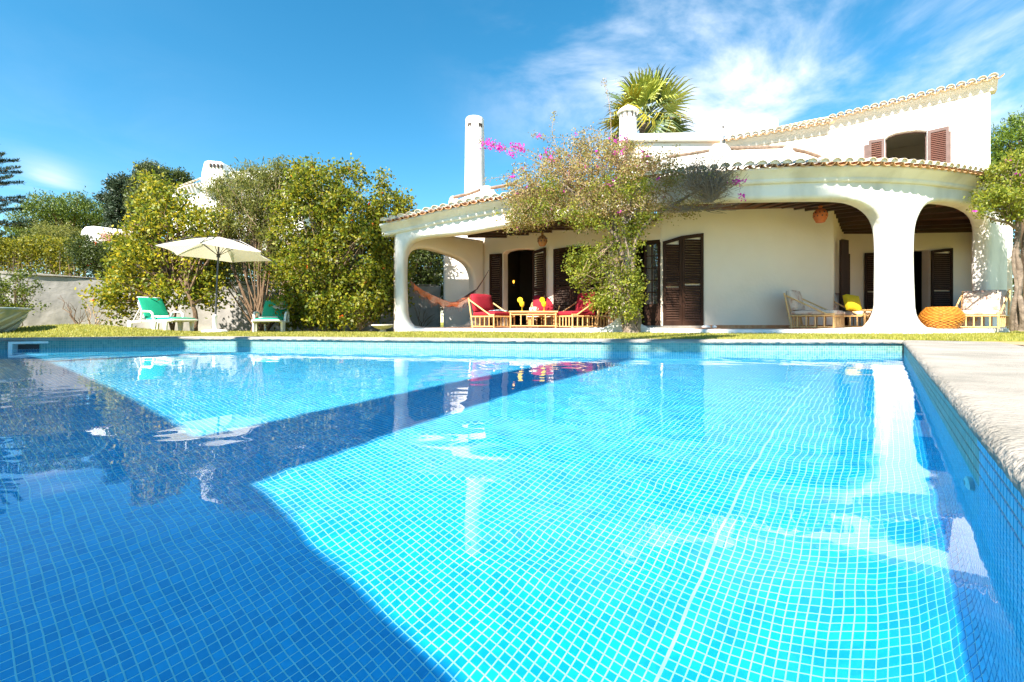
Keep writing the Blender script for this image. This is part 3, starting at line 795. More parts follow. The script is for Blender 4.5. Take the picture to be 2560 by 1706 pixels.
plate('back_wall', W3, rect(0, W3.L, .1, H2 + .05), [], .25, M_inner, villa, bev=.02)
d4 = ringpx(W4, [(2216, 815), (2216, 628), (2322, 626), (2322, 815)], 0); d4 = [(a, (FZ if b < .7 else b)) for a, b in d4]
plate('back_wall', W4, rect(0, W4.L, .1, H2 + .05), [d4], .28, M_inner, villa, bev=.02, wobble=.01)
WR = Path([(X_(2462, 15.3), 15.3), (X_(2500, 11.3), 11.3)])
plate('side_wall', Path([(X_(2470, 15.3), 15.3), (X_(2512, 11.6), 11.6)]), [(0, .1), (3.6, .1), (3.6, H2 + .05), (0, H2 + .05)], [[(.9, 1.4), (1.2, 1.2), (2.2, 1.2), (2.7, 1.6), (2.8, 2.3), (2.4, 2.9), (1.8, 3.1), (1.1, 2.8)][::-1]], .25, M_inner, villa, bev=.04)
# left end: an arched side wall
WS = Path([(X_(990, 12.6), 12.72), (X_(1213, 14.8) - .02, 14.72)])
hs = [(.42, FZ), (.30, .55), (.27, 1.0), (.28, 1.9), (.34, 2.25), (.5, 2.45), (.8, 2.52), (1.3, 2.46), (1.8, 2.36), (2.15, 2.22), (2.35, 1.95), (2.42, 1.5), (2.42, .8), (2.38, FZ)]
LS = WS.L; hs = [(a / 2.75 * LS, b) for a, b in hs]
plate('side_arch', WS, rect(.05, LS, .1, 2.98), [chaikin(hs, 2, True)], .34, M_inner, villa, bev=.09)
# floor and ceiling as ruled sheets from the arcade to the back walls
bk = [(-3.0, 12.75), (X_(1213, 14.8), 14.8), (X_(1655, 11.95), 11.95), (X_(2084, 12.3), 12.3), (X_(2107, 15.3), 15.3), (X_(2490, 15.3), 15.3)]
fr_ = [ARC.at(s)[:2] for s in np.linspace(s_l, s_r, 40)]
poly = [(x, y + .1) for x, y in fr_] + list(reversed(bk))
mb = fill_mesh(poly, [], FZ); mb.build('veranda_floor', M_floor, villa)
fp = [ARC.at(s, .0) for s in np.linspace(ARC.px(2255)[0], ARC.px(2524)[0], 14)]; fq = [X_(2255, 10.1)]; mb = MB()
front = [(X_(p, d), d) for p, d in [(2255, 10.18), (2330, 10.35), (2400, 10.55), (2460, 10.8), (2500, 11.1), (2524, 11.6)]]
mb.prism([(x, y + .05, .08) for x, y, _ in fp][::-1] + [(x, y, .08) for x, y in front], (0, 0, FZ - .004 - .08)); o = mb.build('veranda_step', M_white2, villa)
mb = MB(); mb2 = fill_mesh(poly, [], 0)
mb.v = [(x, y, 3.14 if x < 1 else 3.14 + min(1, (x - 1) / 3.5) * .28) for x, y, z in mb2.v]; mb.f = mb2.f; mb.m = mb2.m
mb.build('ceiling', M_plank, villa)
# skirting of terracotta tiles on the long wall
n = 16; q0 = W2.px(1757)[0]; 
for i in range(n):
    a = q0 + (W2.L - q0) * i / n; b = q0 + (W2.L - q0) * (i + 1) / n - .006; mb = MB()
    (x0, y0, _), (x1, y1, _) = W2.at(a, .0), W2.at(b, .0); (x2, y2, _), (x3, y3, _) = W2.at(b, .02), W2.at(a, .02)
    mb.prism([(x0, y0, FZ), (x1, y1, FZ), (x2, y2, FZ), (x3, y3, FZ)], (0, 0, .075)); mb.build('skirting_tile', M_terra, villa)
# door sill
mb = MB(); a = W2.at(-.9, .02); b = W2.at(W2.px(1757)[0], .02); c = W2.at(W2.px(1757)[0], .20); d = W2.at(-.9, .20)
mb.prism([(p[0], p[1], FZ) for p in (a, b, c, d)], (0, 0, .06)); mb.build('door_sill', M_conc, villa)

# ceiling beams
def beam(a, b, z, hgt=.13, w=.09):
    mb = MB(); A_, B_ = Vector((a[0], a[1], z)), Vector((b[0], b[1], z)); t = (B_ - A_).normalized(); n_ = Vector((-t.y, t.x, 0)) * w / 2
    mb.prism([A_ - n_, B_ - n_, B_ + n_, A_ + n_], (0, 0, hgt)); mb.build('beam', M_beam, villa)
for i, D in enumerate([14.35, 13.95, 13.55, 13.15, 12.78, 12.4, 12.0]):
    # left bay: run across to the slanting wall
    t = (D - 14.8) / (11.95 - 14.8); xw = X_(1213, 14.8) + t * (X_(1655, 11.95) - X_(1213, 14.8)); x0 = -2.9 + (14.7 - D) * .0
    fx0 = float(np.interp(D - .2, [11.3, 11.8, 12.3, 12.55], [X_(1575, 11.3), X_(1400, 11.8), X_(1200, 12.3), X_(1080, 12.55)]))
    x0 = fx0 if D < 12.75 else -.8 - (14.8 - D) * 1.0 - .1
    beam((x0, D), (xw - .05, D), 2.99)
bz = 3.28
for (pa, ya, pb, yb) in [(1672, 533, 1684, 512), (1697, 531, 1716, 509), (1733, 528, 1722, 507), (1786, 525, 1794, 503), (1819, 523, 1868, 503), (1856, 522, 1925, 501), (1890, 521, 1998, 498), (1924, 521, 2062, 497), (1954, 522, 2110, 499), (1985, 525, 2150, 500), (2012, 528, 2200, 505), (2036, 532, 2240, 507), (2058, 539, 2290, 512), (2076, 548, 2340, 518), (2090, 558, 2390, 528), (2097, 566, 2430, 541), (2101, 573, 2465, 558), (2104, 580, 2463, 568), (2107, 586, 2455, 580), (2109, 592, 2447, 589)]:
    Da = (bz - CZ) * F / (HY - ya); Db = (bz - CZ) * F / (HY - yb)
    a = [X_(pa, Da), Da]; b = [X_(pb, Db), Db]
    # keep the far ends on their walls
    beam(a, b, bz, .12, .085)

# rooms behind the doors
def room(name, pts, z0, z1, mt):
    mb = MB(); n_ = len(pts)
    vs = [(x, y, z0) for x, y in pts] + [(x, y, z1) for x, y in pts]
    mb.add(vs, [tuple(range(n_)), tuple(reversed(range(n_, 2 * n_)))] + [(i, i + 1, n_ + i + 1, n_ + i) for i in range(n_ - 1)])
    mb.build(name, mt, villa)
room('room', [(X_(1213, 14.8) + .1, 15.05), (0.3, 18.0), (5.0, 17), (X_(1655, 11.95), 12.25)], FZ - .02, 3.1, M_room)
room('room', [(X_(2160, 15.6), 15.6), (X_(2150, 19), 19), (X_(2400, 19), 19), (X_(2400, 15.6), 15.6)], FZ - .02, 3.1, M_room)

# louvred shutters: frame part, slats as sub-parts
def shutter(path, pa, pb, ya, yb, zb=None, off=.05, mt=M_dark, ms=M_slat, nsl=30, rot=0.0, mid=True, yb_=None, s=None, tilt=56, name='shutter', ztop=None):
    if s is None: sa = path.px(pa)[0]; sb = path.px(pb)[0]; za = path.sz(pa, ya)[1]; zbt = path.sz(pb, yb)[1]
    else: sa, sb = s; za, zbt = ztop
    zb = FZ + .05 if zb is None else zb
    A0 = path.at(sa, off); B0 = path.at(sb, off); A_ = Vector((A0[0], A0[1], 0)); B_ = Vector((B0[0], B0[1], 0)); t = (B_ - A_); w = t.length; t.normalize()
    if rot:   # leaf swung out on its hinge edge
        hinge_b = rot < 0
        Mr = Matrix.Rotation(math.radians(rot), 3, 'Z')
        if hinge_b: t2 = Mr @ t; A_ = B_ - t2 * w; t = t2
        else: t = Mr @ t
    nrm = Vector((t.y, -t.x, 0)); th = .04; fw = .065
    def P(u, z, d): return A_ + t * u + nrm * d + Vector((0, 0, z))
    mb = MB()
    def bar(poly):
        mb.prism([P(u, z, -th / 2) for u, z in poly], nrm * th)
    ztop_ = lambda u: za + (zbt - za) * u / w
    bar([(0, zb), (fw, zb), (fw, ztop_(fw)), (0, za)]); bar([(w - fw, zb), (w, zb), (w, zbt), (w - fw, ztop_(w - fw))])
    bar([(fw, ztop_(fw) - .09), (w - fw, ztop_(w - fw) - .09), (w - fw, ztop_(w - fw)), (fw, ztop_(fw))])
    bar([(fw, zb), (w - fw, zb), (w - fw, zb + .13), (fw, zb + .13)])
    zm = zb + (min(za, zbt) - zb) * .49
    if mid: bar([(fw, zm - .04), (w - fw, zm - .04), (w - fw, zm + .04), (fw, zm + .04)])
    fr = mb.build(name, mt, villa)
    lo, hi = zb + .13, min(ztop_(fw), ztop_(w - fw)) - .09
    sm = MB(); ww = w - 2 * fw; sm.box((0, 0, 0), (ww, .068, .009)); sme = sm.mesh('slat'); sme.materials.append(ms)
    pit = (hi - lo) / nsl
    for k in range(nsl):
        zc = lo + (k + .5) * pit
        if mid and abs(zc - zm) < .04 + .01: continue
        o = bpy.data.objects.new('slat', sme); COL.objects.link(o); o.parent = fr
        c = P(w / 2, zc, 0); tv = Matrix((t, -nrm, Vector((0, 0, 1)))).transposed().to_4x4()
        o.matrix_basis = Matrix.Translation(c) @ tv @ Matrix.Rotation(math.radians(tilt), 4, 'X')
    # dark backing is only air: nothing behind but the wall
    return fr
shutter(W1, 1227, 1257, 637, 635, nsl=30, off=.06)
shutter(W1, 1330, 1367, 629, 620, nsl=30, off=.08, rot=-12)
shutter(W1, 1385, 1430, 624, 617, nsl=31, off=.03)
shutter(W1, 1431, 1478, 617, 616, nsl=31, off=.03)
shutter(W2, 1656, 1702, 605, 591, nsl=32, off=.05)
shutter(W2, 1703, 1756, 591, 584, nsl=32, off=.05)
shutter(W4, 2158, 2212, 634, 632, nsl=34, off=.08)
shutter(W4, 2322, 2378, 628, 621, nsl=34, off=.10, rot=4)
# leaves folded against the short wall, seen nearly edge on
for (qa, qb, zt) in [(.35, .62, 2.55), (.95, 1.25, 2.65), (1.7, 1.95, 2.35)]:
    mb = MB(); a, b = W3.at(qa, .10), W3.at(qb, .22); A_, B_ = Vector((a[0], a[1], FZ + .05)), Vector((b[0], b[1], FZ + .05)); nn = Vector((a[2][0], a[2][1], 0)) * .05
    mb.prism([A_, B_, B_ + nn, A_ + nn], (0, 0, zt - FZ)); mb.build('folded_leaf', M_dark, villa)
# glass door leaf in the right of the third opening
def glassdoor():
    sa, sb = W1.px(1610)[0], W1.px(1650)[0]; a, b = W1.at(sa, -.02), W1.at(sb, -.02); A_ = Vector((a[0], a[1], 0)); B_ = Vector((b[0], b[1], 0)); t = (B_ - A_); w = t.length; t.normalize(); nn = Vector((t.y, -t.x, 0))
    zt = W1.sz(1630, 601)[1]; mb = MB()
    def bar(u0, z0, u1, z1, th=.045): mb.prism([A_ + t * u + nn * (-th / 2) + Vector((0, 0, z)) for u, z in ((u0, z0), (u1, z0), (u1, z1), (u0, z1))], nn * th)
    bar(0, FZ, .06, zt); bar(w - .06, FZ, w, zt); bar(.06, zt - .09, w - .06, zt); bar(.06, FZ, w - .06, FZ + .12); bar(.06, FZ + .5, w - .06, FZ + .6)
    bar(w / 2 - .015, FZ + .6, w / 2 + .015, zt - .09, .03)
    zs = np.linspace(FZ + .6, zt - .09, 6)
    for z in zs[1:-1]: bar(.06, z - .012, w - .06, z + .012, .03)
    bar(.06, FZ + .12, w - .06, FZ + .5, .02)
    d = mb.build('door', M_dark, villa)
    for i in range(5):
        for j in range(2):
            u0, u1 = (.06, w / 2 - .015) if j == 0 else (w / 2 + .015, w - .06); g = MB()
            g.prism([A_ + t * u + Vector((0, 0, z)) for u, z in ((u0, zs[i] + .012), (u1, zs[i] + .012), (u1, zs[i + 1] - .012), (u0, zs[i + 1] - .012))], nn * .004)
            o = link('pane', g.mesh('pane'), M_glass, d)
glassdoor()

# ---- upper parts
PB = Path([ARC.at(q, -1.25)[:2] for q in np.linspace(ARC.px(1125)[0], ARC.px(2500)[0], 40)])
def prof_top(pts): return [PB.sz(*p) for p in pts]
# left parapet: swooping balusters
def parapet(pts, name='parapet', thick=.22, drop=.9, wob=.02):
    t_ = chaikin(prof_top(pts), 2); zb = [min(z for _, z in t_) - drop]
    outer = [(t_[0][0], eave_z(ARC.px(pts[0][0])[0]) - .1), (t_[-1][0], eave_z(ARC.px(pts[-1][0])[0]) - .1)] + list(reversed(t_))
    return plate(name, PB, outer, [], thick, M_white, villa, bev=.04, step=.3, wobble=wob)
parapet([(1118, 525), (1121, 500), (1126, 490), (1136, 488), (1143, 494), (1146, 514), (1158, 510), (1176, 494), (1192, 474), (1200, 466), (1216, 463), (1230, 466), (1236, 480), (1250, 498), (1280, 500), (1330, 492), (1390, 482), (1450, 474), (1520, 455), (1560, 445), (1600, 438)])
parapet([(1600, 440), (1680, 420), (1745, 405), (1768, 392), (1778, 366), (1788, 357), (1814, 357), (1824, 366), (1836, 388), (1850, 396), (1900, 397), (1935, 396), (1950, 388), (1960, 368), (1972, 362), (1984, 368), (1992, 386), (2003, 400), (2025, 408), (2045, 398), (2060, 386), (2072, 378), (2090, 378)])
def log(a, b, r=.045):
    mb = MB(); A_, B_ = Vector(K(*a)), Vector(K(*b)); m = (A_ + B_) / 2 + Vector((R.gauss(0, .02), 0, R.gauss(0, .02)))
    mb.tube([A_, A_ * .6 + m * .4, m, B_ * .6 + m * .4, B_], [r, r * 1.05, r * .96, r, r * .9], 8, wob=.05); mb.build('log_rail', M_log, villa, smooth=True)
log((1134, 494, 13.6), (1200, 475, 13.3)); log((1226, 471, 13.2), (1290, 459, 13.0)); log((1668, 393, 12.25), (1782, 375, 12.0)); log((1826, 371, 11.8), (1968, 367, 11.55)); log((1980, 373, 11.5), (2056, 395, 11.5))

# upper block on the right with the big window
UA = (X_(2073, 15.2), 15.2); UB = (X_(2477, 12.9), 12.9)
UP = Path([UA, UB])
ztl = UP.sz(2073, 312)[1]; ztr = UP.sz(2477, 214)[1]
win = ringpx(UP, [(2213, 430), (2213, 348), (2222, 341), (2240, 334), (2262, 330), (2290, 327), (2317, 328), (2317, 430)], 0)
plate('upper_wall', UP, [(0, 3.5), (UP.L, 3.5), (UP.L, ztr), (0, ztl)], [win], .3, M_white, villa, bev=.05, wobble=.02)
un = Vector(UP.at(0)[2]); 
b1 = Vector(UB) - Vector((un.x, un.y)) * 4.5; a1 = Vector(UA) - Vector((un.x, un.y)) * 4.5
plate('upper_wall', Path([UB, tuple(b1)]), [(-.0, 3.5), (4.5, 3.5), (4.5, ztr), (-.0, ztr)], [], .3, M_white, villa, bev=.05)
room('upper_room', [tuple(Vector(UA) - un.xy * .4), tuple(a1), tuple(b1 - Vector((.3, 0))), tuple(Vector(UB) - un.xy * .4 - Vector((.25, 0)))], 3.52, ztl + .1, M_roomgrey)
def zup(q): return ztl + (ztr - ztl) * q / UP.L
uprof = [(-.3, -.16), (.02, -.16), (.05, -.12), (.07, -.06), (.14, .0), (.20, .06), (.22, .125), (-.3, .125)]
UPL = Path([(X_(1935, 16.6), 16.6), UB]) 
uq0 = UP.px(2073)[0]
sweep('cornice', UP, -.02, UP.L + .12, uprof, M_white, zup)
lay_tiles(UP, .0, UP.L + .12, lambda q: zup(q) + .05, pitch=.22, over=.3, courses=1, slope=.22)
roof_sheet(UP, 0, UP.L + .1, lambda q: zup(q), .15, -4.4, .16, z_off=.09)
# receding left part of the same eave, and the lower eave before it
UL = Path([(X_(1935, 17.6), 17.6), UA]); zl0 = UL.sz(1935, 338)[1]; zl1 = ztl
def zul(q): return zl0 + (zl1 - zl0) * q / UL.L
sweep('cornice', UL, 0, UL.L, uprof, M_white, zul); lay_tiles(UL, 0, UL.L, lambda q: zul(q) + .05, pitch=.22, over=.3, courses=1, slope=.22)
plate('upper_wall', UL, [(0, 3.5), (UL.L, 3.5), (UL.L, zl1), (0, zl0)], [], .3, M_white, villa, bev=.04)
roof_sheet(UL, 0, UL.L, zul, .15, -3, .16, z_off=.09)
LE = Path([(X_(1800, 15.2), 15.2), (X_(2071, 14.3), 14.3)]); ze0 = LE.sz(1820, 365)[1]; ze1 = LE.sz(2071, 322)[1]
def zle(q): return ze0 + (ze1 - ze0) * q / LE.L
sweep('cornice', LE, 0, LE.L, uprof, M_white, zle); lay_tiles(LE, 0, LE.L, lambda q: zle(q) + .05, pitch=.22, over=.3, courses=1, slope=.22)
recess = ringpx(LE, [(1880, 396), (1880, 386), (2050, 362), (2066, 352), (2066, 402)], 0)
plate('upper_wall', LE, [(0, 3.5), (LE.L, 3.5), (LE.L, ze1), (0, ze0)], [], .3, M_inner, villa, bev=.04)
roof_sheet(LE, 0, LE.L, zle, .15, -2.2, .16, z_off=.09)
def block(name, pts, D, thick, mt=M_white, parent=villa):
    """solid seen square on: outline at distance D, going back 'thick'"""
    mb = MB(); mb.prism([K(x, y, D) for x, y in pts][::-1], (0, thick, 0)); o = mb.build(name, mt, parent)
    md = o.modifiers.new('b', 'BEVEL'); md.width = .04; md.segments = 2; md.limit_method = 'ANGLE'; return o
block('roof_parapet', [(1822, 420), (1822, 324), (1878, 310), (1943, 296), (1947, 300), (1947, 345), (2060, 345), (2060, 420)], 17.5, 3)
block('upper_wall', [(1575, 440), (1590, 358), (1840, 352), (1860, 440)], 16.2, 3)
block('roof_parapet', [(1560, 352), (1570, 337), (1600, 333), (1780, 330), (1800, 334), (1830, 345), (1830, 352)], 16.05, 1.2)
# window reveal frame and shutters of the upper window
def window():
    mb = MB(); pts = [(a, b) for a, b in win]
    for i in range(1, len(pts) - 2):
        (s0, z0), (s1, z1) = pts[i], pts[i + 1]
        a, b = UP.at(s0, -.16), UP.at(s1, -.16); A_, B_ = Vector((a[0], a[1], z0)), Vector((b[0], b[1], z1)); mb.tube([A_, B_], .03, 6)
    for i in (0, len(pts) - 2):
        (s0, z0), (s1, z1) = pts[i], pts[i + 1]; a, b = UP.at(s0, -.16), UP.at(s1, -.16); mb.tube([(a[0], a[1], z0), (b[0], b[1], z1)], .03, 6)
    mb.build('window_frame', M_frame2, villa)
window()
zsb = UP.sz(2250, 425)[1]
shutter(UP, 2172, 2211, 353, 347, zb=zsb - .15, off=.05, mt=M_frame2, ms=M_shut, nsl=15, mid=False)
shutter(UP, 2319, 2372, 329, 317, zb=zsb - .15, off=.05, mt=M_frame2, ms=M_shut, nsl=17, mid=False)
mb = MB(); 
for pa, pb, ya in ((2160, 2172, 365), (2372, 2377, 330)):
    a, b = UP.at(UP.px(pa)[0], .0), UP.at(UP.px(pb)[0], .0); z = UP.sz(pa, ya)[1]; nn = un * .05
    mb.prism([Vector((a[0], a[1], zsb - .15)), Vector((b[0], b[1], zsb - .15)), Vector((b[0], b[1], zsb - .15)) + Vector((nn.x, nn.y, 0)), Vector((a[0], a[1], zsb - .15)) + Vector((nn.x, nn.y, 0))], (0, 0, z - zsb + .15))
mb.build('folded_leaf', M_frame2, villa)

# tall round chimney with two smoke slots on the left
def chimney():
    D = 15.6; cx = X_(1185, D); zt = Z_(287, D); zb = Z_(500, D); mb = MB(); prof_ = [(.395, -1.5), (.375, zb - .6), (.355, zb), (.335, zb + 1), (.32, zt - .5), (.308, zt - .06), (.29, zt - .01), (.2, zt + .015), (0, zt + .02)]
    mb.lathe([(r, z) for r, z in prof_[1:]], (cx, D + .3, 0), 28); o = mb.build('chimney', M_white, villa, smooth=True)
    s = MB()
    for ang in (-118, -48):
        a = math.radians(ang); p = Vector((cx + math.cos(a) * .295, D + .3 + math.sin(a) * .295, zt - .32)); M = Matrix.Rotation(a, 3, 'Z'); s.box(p, (.04, .15, .13), M)
    link('smoke_slot', s.mesh('smoke_slot'), mat('slot_dark', (.06, .045, .035), .9), o)  # slots are near-black blocks set on the shaft
    # broad white stack at its foot, standing left of the veranda
    w = MB(); D2 = 15.25; pts = [(1108, 830), (1108, 640), (1110, 560), (1125, 520), (1150, 495), (1215, 480), (1225, 500), (1226, 830)]
    w.prism([K(x, y, D2) for x, y in pts][::-1], (0, 1.2, 0)); o = w.build('chimney_base', M_white, villa)
    md = o.modifiers.new('b', 'BEVEL'); md.width = .08; md.segments = 3; md.limit_method = 'ANGLE'
chimney()
def small_chimney():
    D = 17.0; c = (X_(1570, D), D, 0); mb = MB(); r = .5 * 43 / F * D; z = lambda y: Z_(y, D)
    mb.lathe([(r * 1.05, z(400)), (r, z(330)), (r * .97, z(288)), (r * .97, z(284))], c, 20); o = mb.build('roof_chimney', M_white, villa, smooth=True)
    m2 = MB(); m2.lathe([(r * .98, z(286)), (r * 1.22, z(285)), (r * 1.25, z(281)), (r * 1.0, z(275)), (r * .5, z(268)), (r * .12, z(265)), (r * .1, z(262)), (0, z(261))], c, 20); link('chimney_cap', m2.mesh('chimney_cap', True), M_white, o)
    m3 = MB()
    for a in (-110, -75, -40, -145):
        a = math.radians(a); m3.box((c[0] + math.cos(a) * r * .97, D + math.sin(a) * r * .97, z(293)), (.03, .05, .16), Matrix.Rotation(a, 3, 'Z'))
    link('smoke_slot', m3.mesh('smoke_slot'), MAT['slot_dark'], o)
small_chimney()
# satellite dish
def dish():
    t = thing('satellite_dish', 'white satellite dish standing on the flat roof beside the tiled eave', 'satellite dish', K(1808, 350, 14))
    mb = MB(); Mt = Matrix.Rotation(math.radians(-28), 3, 'Z') @ Matrix.Rotation(math.radians(68), 3, 'X')
    prof_ = [(0.0, .0)] + [(r, r * r * .28) for r in (.08, .16, .24, .30)] + [(.305, .03)] + [(.29, .015), (0.15, -.01), (0, -.02)]
    c = (.02, 0, .25)
    mb.lathe(prof_, c, 28, Mt); mb.build('reflector', M_dish, t, smooth=True, world=False)
    mb = MB(); f = Vector(c) + Mt @ Vector((0, -.10, .34)); mb.tube([Vector(c) + Mt @ Vector((0, -.30, .03)), f], .012, 6); mb.build('feed_arm', M_pole, t, world=False)
    mb = MB(); mb.tube([f, f + Mt @ Vector((0, .0, -.08))], .03, 8); mb.build('feed_horn', M_black, t, world=False)
    mb = MB(); mb.tube([(0.05, .05, -.7), (.05, .05, .2)], .02, 8); mb.build('mast', M_pole, t, world=False)
dish()

# clay lanterns
def lantern(px, y0, y1, D, mt, label):
    h = (y1 - y0) / F * D; x, y, z = K(px, y1, D); t = thing('clay_lantern', label, 'lantern', (x, y, z))
    mb = MB(); pr = [(.18, 0), (.24, .03), (.25, .09), (.30, .16), (.36, .32), (.38, .46), (.34, .62), (.22, .76), (.10, .82), (.07, .85), (.11, .90), (.12, .94), (.07, .99), (.02, 1.02)]
    mb.lathe([(r * h, q * h) for r, q in pr], (0, 0, 0), 20); mb.build('shade', mt, t, smooth=True, world=False)
    mb = MB()
    for k in range(10):
        a = 2 * math.pi * k / 10
        for q, rr in ((.36, .365), (.56, .365)):
            M = Matrix.Rotation(a + (q > .5) * .3, 3, 'Z'); aa = a + (q > .5) * .3
            mb.box((math.cos(aa) * h * rr * .985, math.sin(aa) * h * rr * .985, q * h), (.012, .02 + .012 * (k % 2), .035), M)
    mb.build('cut_out', M_black, t, world=False)
    mb = MB(); mb.tube([(0, 0, h), (0, 0, 3.1 - z if px < 1500 else 3.4 - z)], .004, 5); mb.build('cord', M_black, t, world=False)
lantern(1356, 583, 616, 12.9, M_clayd, 'brown pierced clay lantern hanging over the red seating group')
lantern(2051, 514, 557, 11.4, M_clay, 'orange pierced clay lantern hanging above the beige chairs')
# lit wall lamp inside
t = thing('wall_lamp', 'small lit yellow wall lamp glowing inside the dark left doorway', 'lamp', K(1284, 705, 16.6))
mb = MB(); mb.lathe([(.02, -.05), (.03, -.01), (.034, .03), (.02, .05), (0, .06)], (0, 0, 0), 12); mb.build('bulb', M_bulb, t, smooth=True, world=False)
mb = MB(); mb.box((0, .05, -.12), (.06, .08, .05)); mb.build('bracket', M_black, t, world=False)
# ------------------------------------------------------------------ bamboo furniture
def rotm(ax, deg): return Matrix.Rotation(math.radians(deg), 3, ax)
def bamboo_chair(label, px, D, rz, cloth, group, w=.74, seatz=.32, h=.80, depth=.74, cushion=True):
    t = thing('bamboo_armchair', label, 'armchair', (X_(px, D), D, FZ), math.radians(rz), group)
    hx, hy = w / 2, depth / 2; r = .021
    def tb(name, a, b, rr=r):
        mb = MB(); A_, B_ = Vector(a), Vector(b); n = 5; pts = [A_.lerp(B_, i / n) for i in range(n + 1)]
        mb.tube(pts, [rr * (1.08 if i % 2 else .97) for i in range(n + 1)], 7); return mb.build(name, M_bam, t, smooth=True, world=False)
    for sx in (-1, 1):
        tb('leg', (sx * hx, -hy, 0), (sx * hx, -hy, seatz + .03)); tb('leg', (sx * hx, hy - .06, 0), (sx * hx, hy + .10, h - .04))
        tb('arm', (sx * hx, hy + .07, h - .10), (sx * hx, -hy + .14, seatz + .02), .019)
        tb('arm_tip', (sx * hx, -hy + .15, seatz + .02), (sx * hx, -hy - .02, seatz + .02), .019)
        tb('rail', (sx * hx, -hy, seatz - .02), (sx * hx, hy, seatz - .02)); tb('rail', (sx * hx, -hy, .035), (sx * hx, hy, .035), .015)
        for k in range(4):
            y = -hy + (k + 1) * depth / 5; tb('spindle', (sx * hx, y, .03), (sx * hx, y, seatz - .02), .015)
    for y in (-hy, hy - .04):
        tb('rail', (-hx, y, seatz - .02), (hx, y, seatz - .02)); tb('rail', (-hx, y, .035), (hx, y, .035), .015)
        for k in range(5):
            x = -hx + (k + 1) * w / 6; tb('spindle', (x, y, .03), (x, y, seatz - .02), .015)
    tb('back_rail', (-hx, hy + .09, h - .10), (hx, hy + .09, h - .10))
    for k in range(4):
        x = -hx + (k + 1) * w / 5; tb('back_slat', (x, hy - .02, seatz), (x, hy + .09, h - .10), .014)
    if cushion:
        mb = MB(); mb.rbox((0, -.02, seatz + .055), (w - .05, depth - .02, .12), .035, None, .16); mb.build('seat_cushion', cloth, t, smooth=True, world=False, ang=70)
        mb = MB(); mb.rbox((0, hy - .02, seatz + .36), (w - .06, .14, .52), .04, rotm('X', -14), .18); mb.build('back_cushion', cloth, t, smooth=True, world=False, ang=70)
    return t
G1 = 'red cushioned bamboo armchairs round the low table'; G2 = 'bamboo armchairs with faded beige patterned cushions'
bamboo_chair('bamboo armchair with red cushions at the left end of the low table', 1232, 13.0, 50, M_red, G1, w=.84, depth=.84, h=.86)
bamboo_chair('bamboo armchair with dark red cushions standing behind the low table', 1360, 13.35, -14, M_red, G1, w=.82, h=.86)
bamboo_chair('bamboo armchair with red cushions beside the vine, its diagonal arm towards the pool', 1438, 12.45, -62, M_red, G1, w=.86, depth=.78, h=.86)
bamboo_chair('bamboo chair half hidden behind the flowering vine, only its frame showing', 1500, 12.5, -150, M_red, G1, w=.62, depth=.6, cushion=False)
bamboo_chair('empty beige cushioned bamboo armchair against the long cream wall', 2040, 11.35, 42, M_beige, G2, w=.82, depth=.92, h=.90)
bamboo_chair('beige cushioned bamboo armchair holding a yellow pillow', 2138, 12.4, 30, M_beige, G2, w=.88, depth=.80, h=.90)
bamboo_chair('pale cushioned bamboo armchair at the far right of the veranda, beside the wicker pouf', 2448, 11.45, -58, M_beige, G2, w=.84, depth=.80, h=.98)
# pillow
t = thing('pillow', 'square bright yellow pillow leaning on the beige armchair', 'pillow', (X_(2131, 12.15), 12.15, FZ + .42), math.radians(18))
mb = MB(); mb.rbox((0, 0, .22), (.44, .13, .42), .02, rotm('X', -18) @ rotm('Y', 6), .6); mb.build('cover', M_yel, t, smooth=True, world=False, ang=80)

def bamboo_table(label, px, D, rz, w, d, h, name='bamboo_table'):
    t = thing(name, label, 'table', (X_(px, D), D, FZ), math.radians(rz))
    def tb(nm, a, b, rr=.02):
        mb = MB(); A_, B_ = Vector(a), Vector(b); mb.tube([A_.lerp(B_, i / 5) for i in range(6)], [rr * (1.08 if i % 2 else .97) for i in range(6)], 7); mb.build(nm, M_bam, t, smooth=True, world=False)
    hx, hy = w / 2, d / 2
    n = int(d / .07)
    for i in range(n): 
        y = -hy + (i + .5) * d / n; tb('top_pole', (-hx, y, h), (hx, y, h), .024)
    for sx in (-1, 1):
        for sy in (-1, 1): tb('leg', (sx * (hx - .05), sy * (hy - .05), 0), (sx * (hx - .05), sy * (hy - .05), h - .02), .024)
        tb('rail', (sx * (hx - .05), -hy, .05), (sx * (hx - .05), hy, .05), .015); tb('rail', (sx * (hx - .05), -hy, h - .07), (sx * (hx - .05), hy, h - .07), .015)
    for sy in (-1, 1):
        tb('rail', (-hx + .05, sy * (hy - .05), .05), (hx - .05, sy * (hy - .05), .05), .015); tb('rail', (-hx + .05, sy * (hy - .05), h - .07), (hx - .05, sy * (hy - .05), h - .07), .015)
        for k in range(3):
            x = -hx * .5 + k * hx * .5; tb('spindle', (x, sy * (hy - .05), .05), (x, sy * (hy - .05), h - .07), .015)
    return t
bamboo_table('long low bamboo table with drinks between the red armchairs', 1332, 12.6, 0, 1.28, .62, .42)
bamboo_table('small bamboo side table half hidden behind the white pillar', 2206, 11.5, 0, .66, .5, .44, 'side_table')
TZ = FZ + .42 + .026
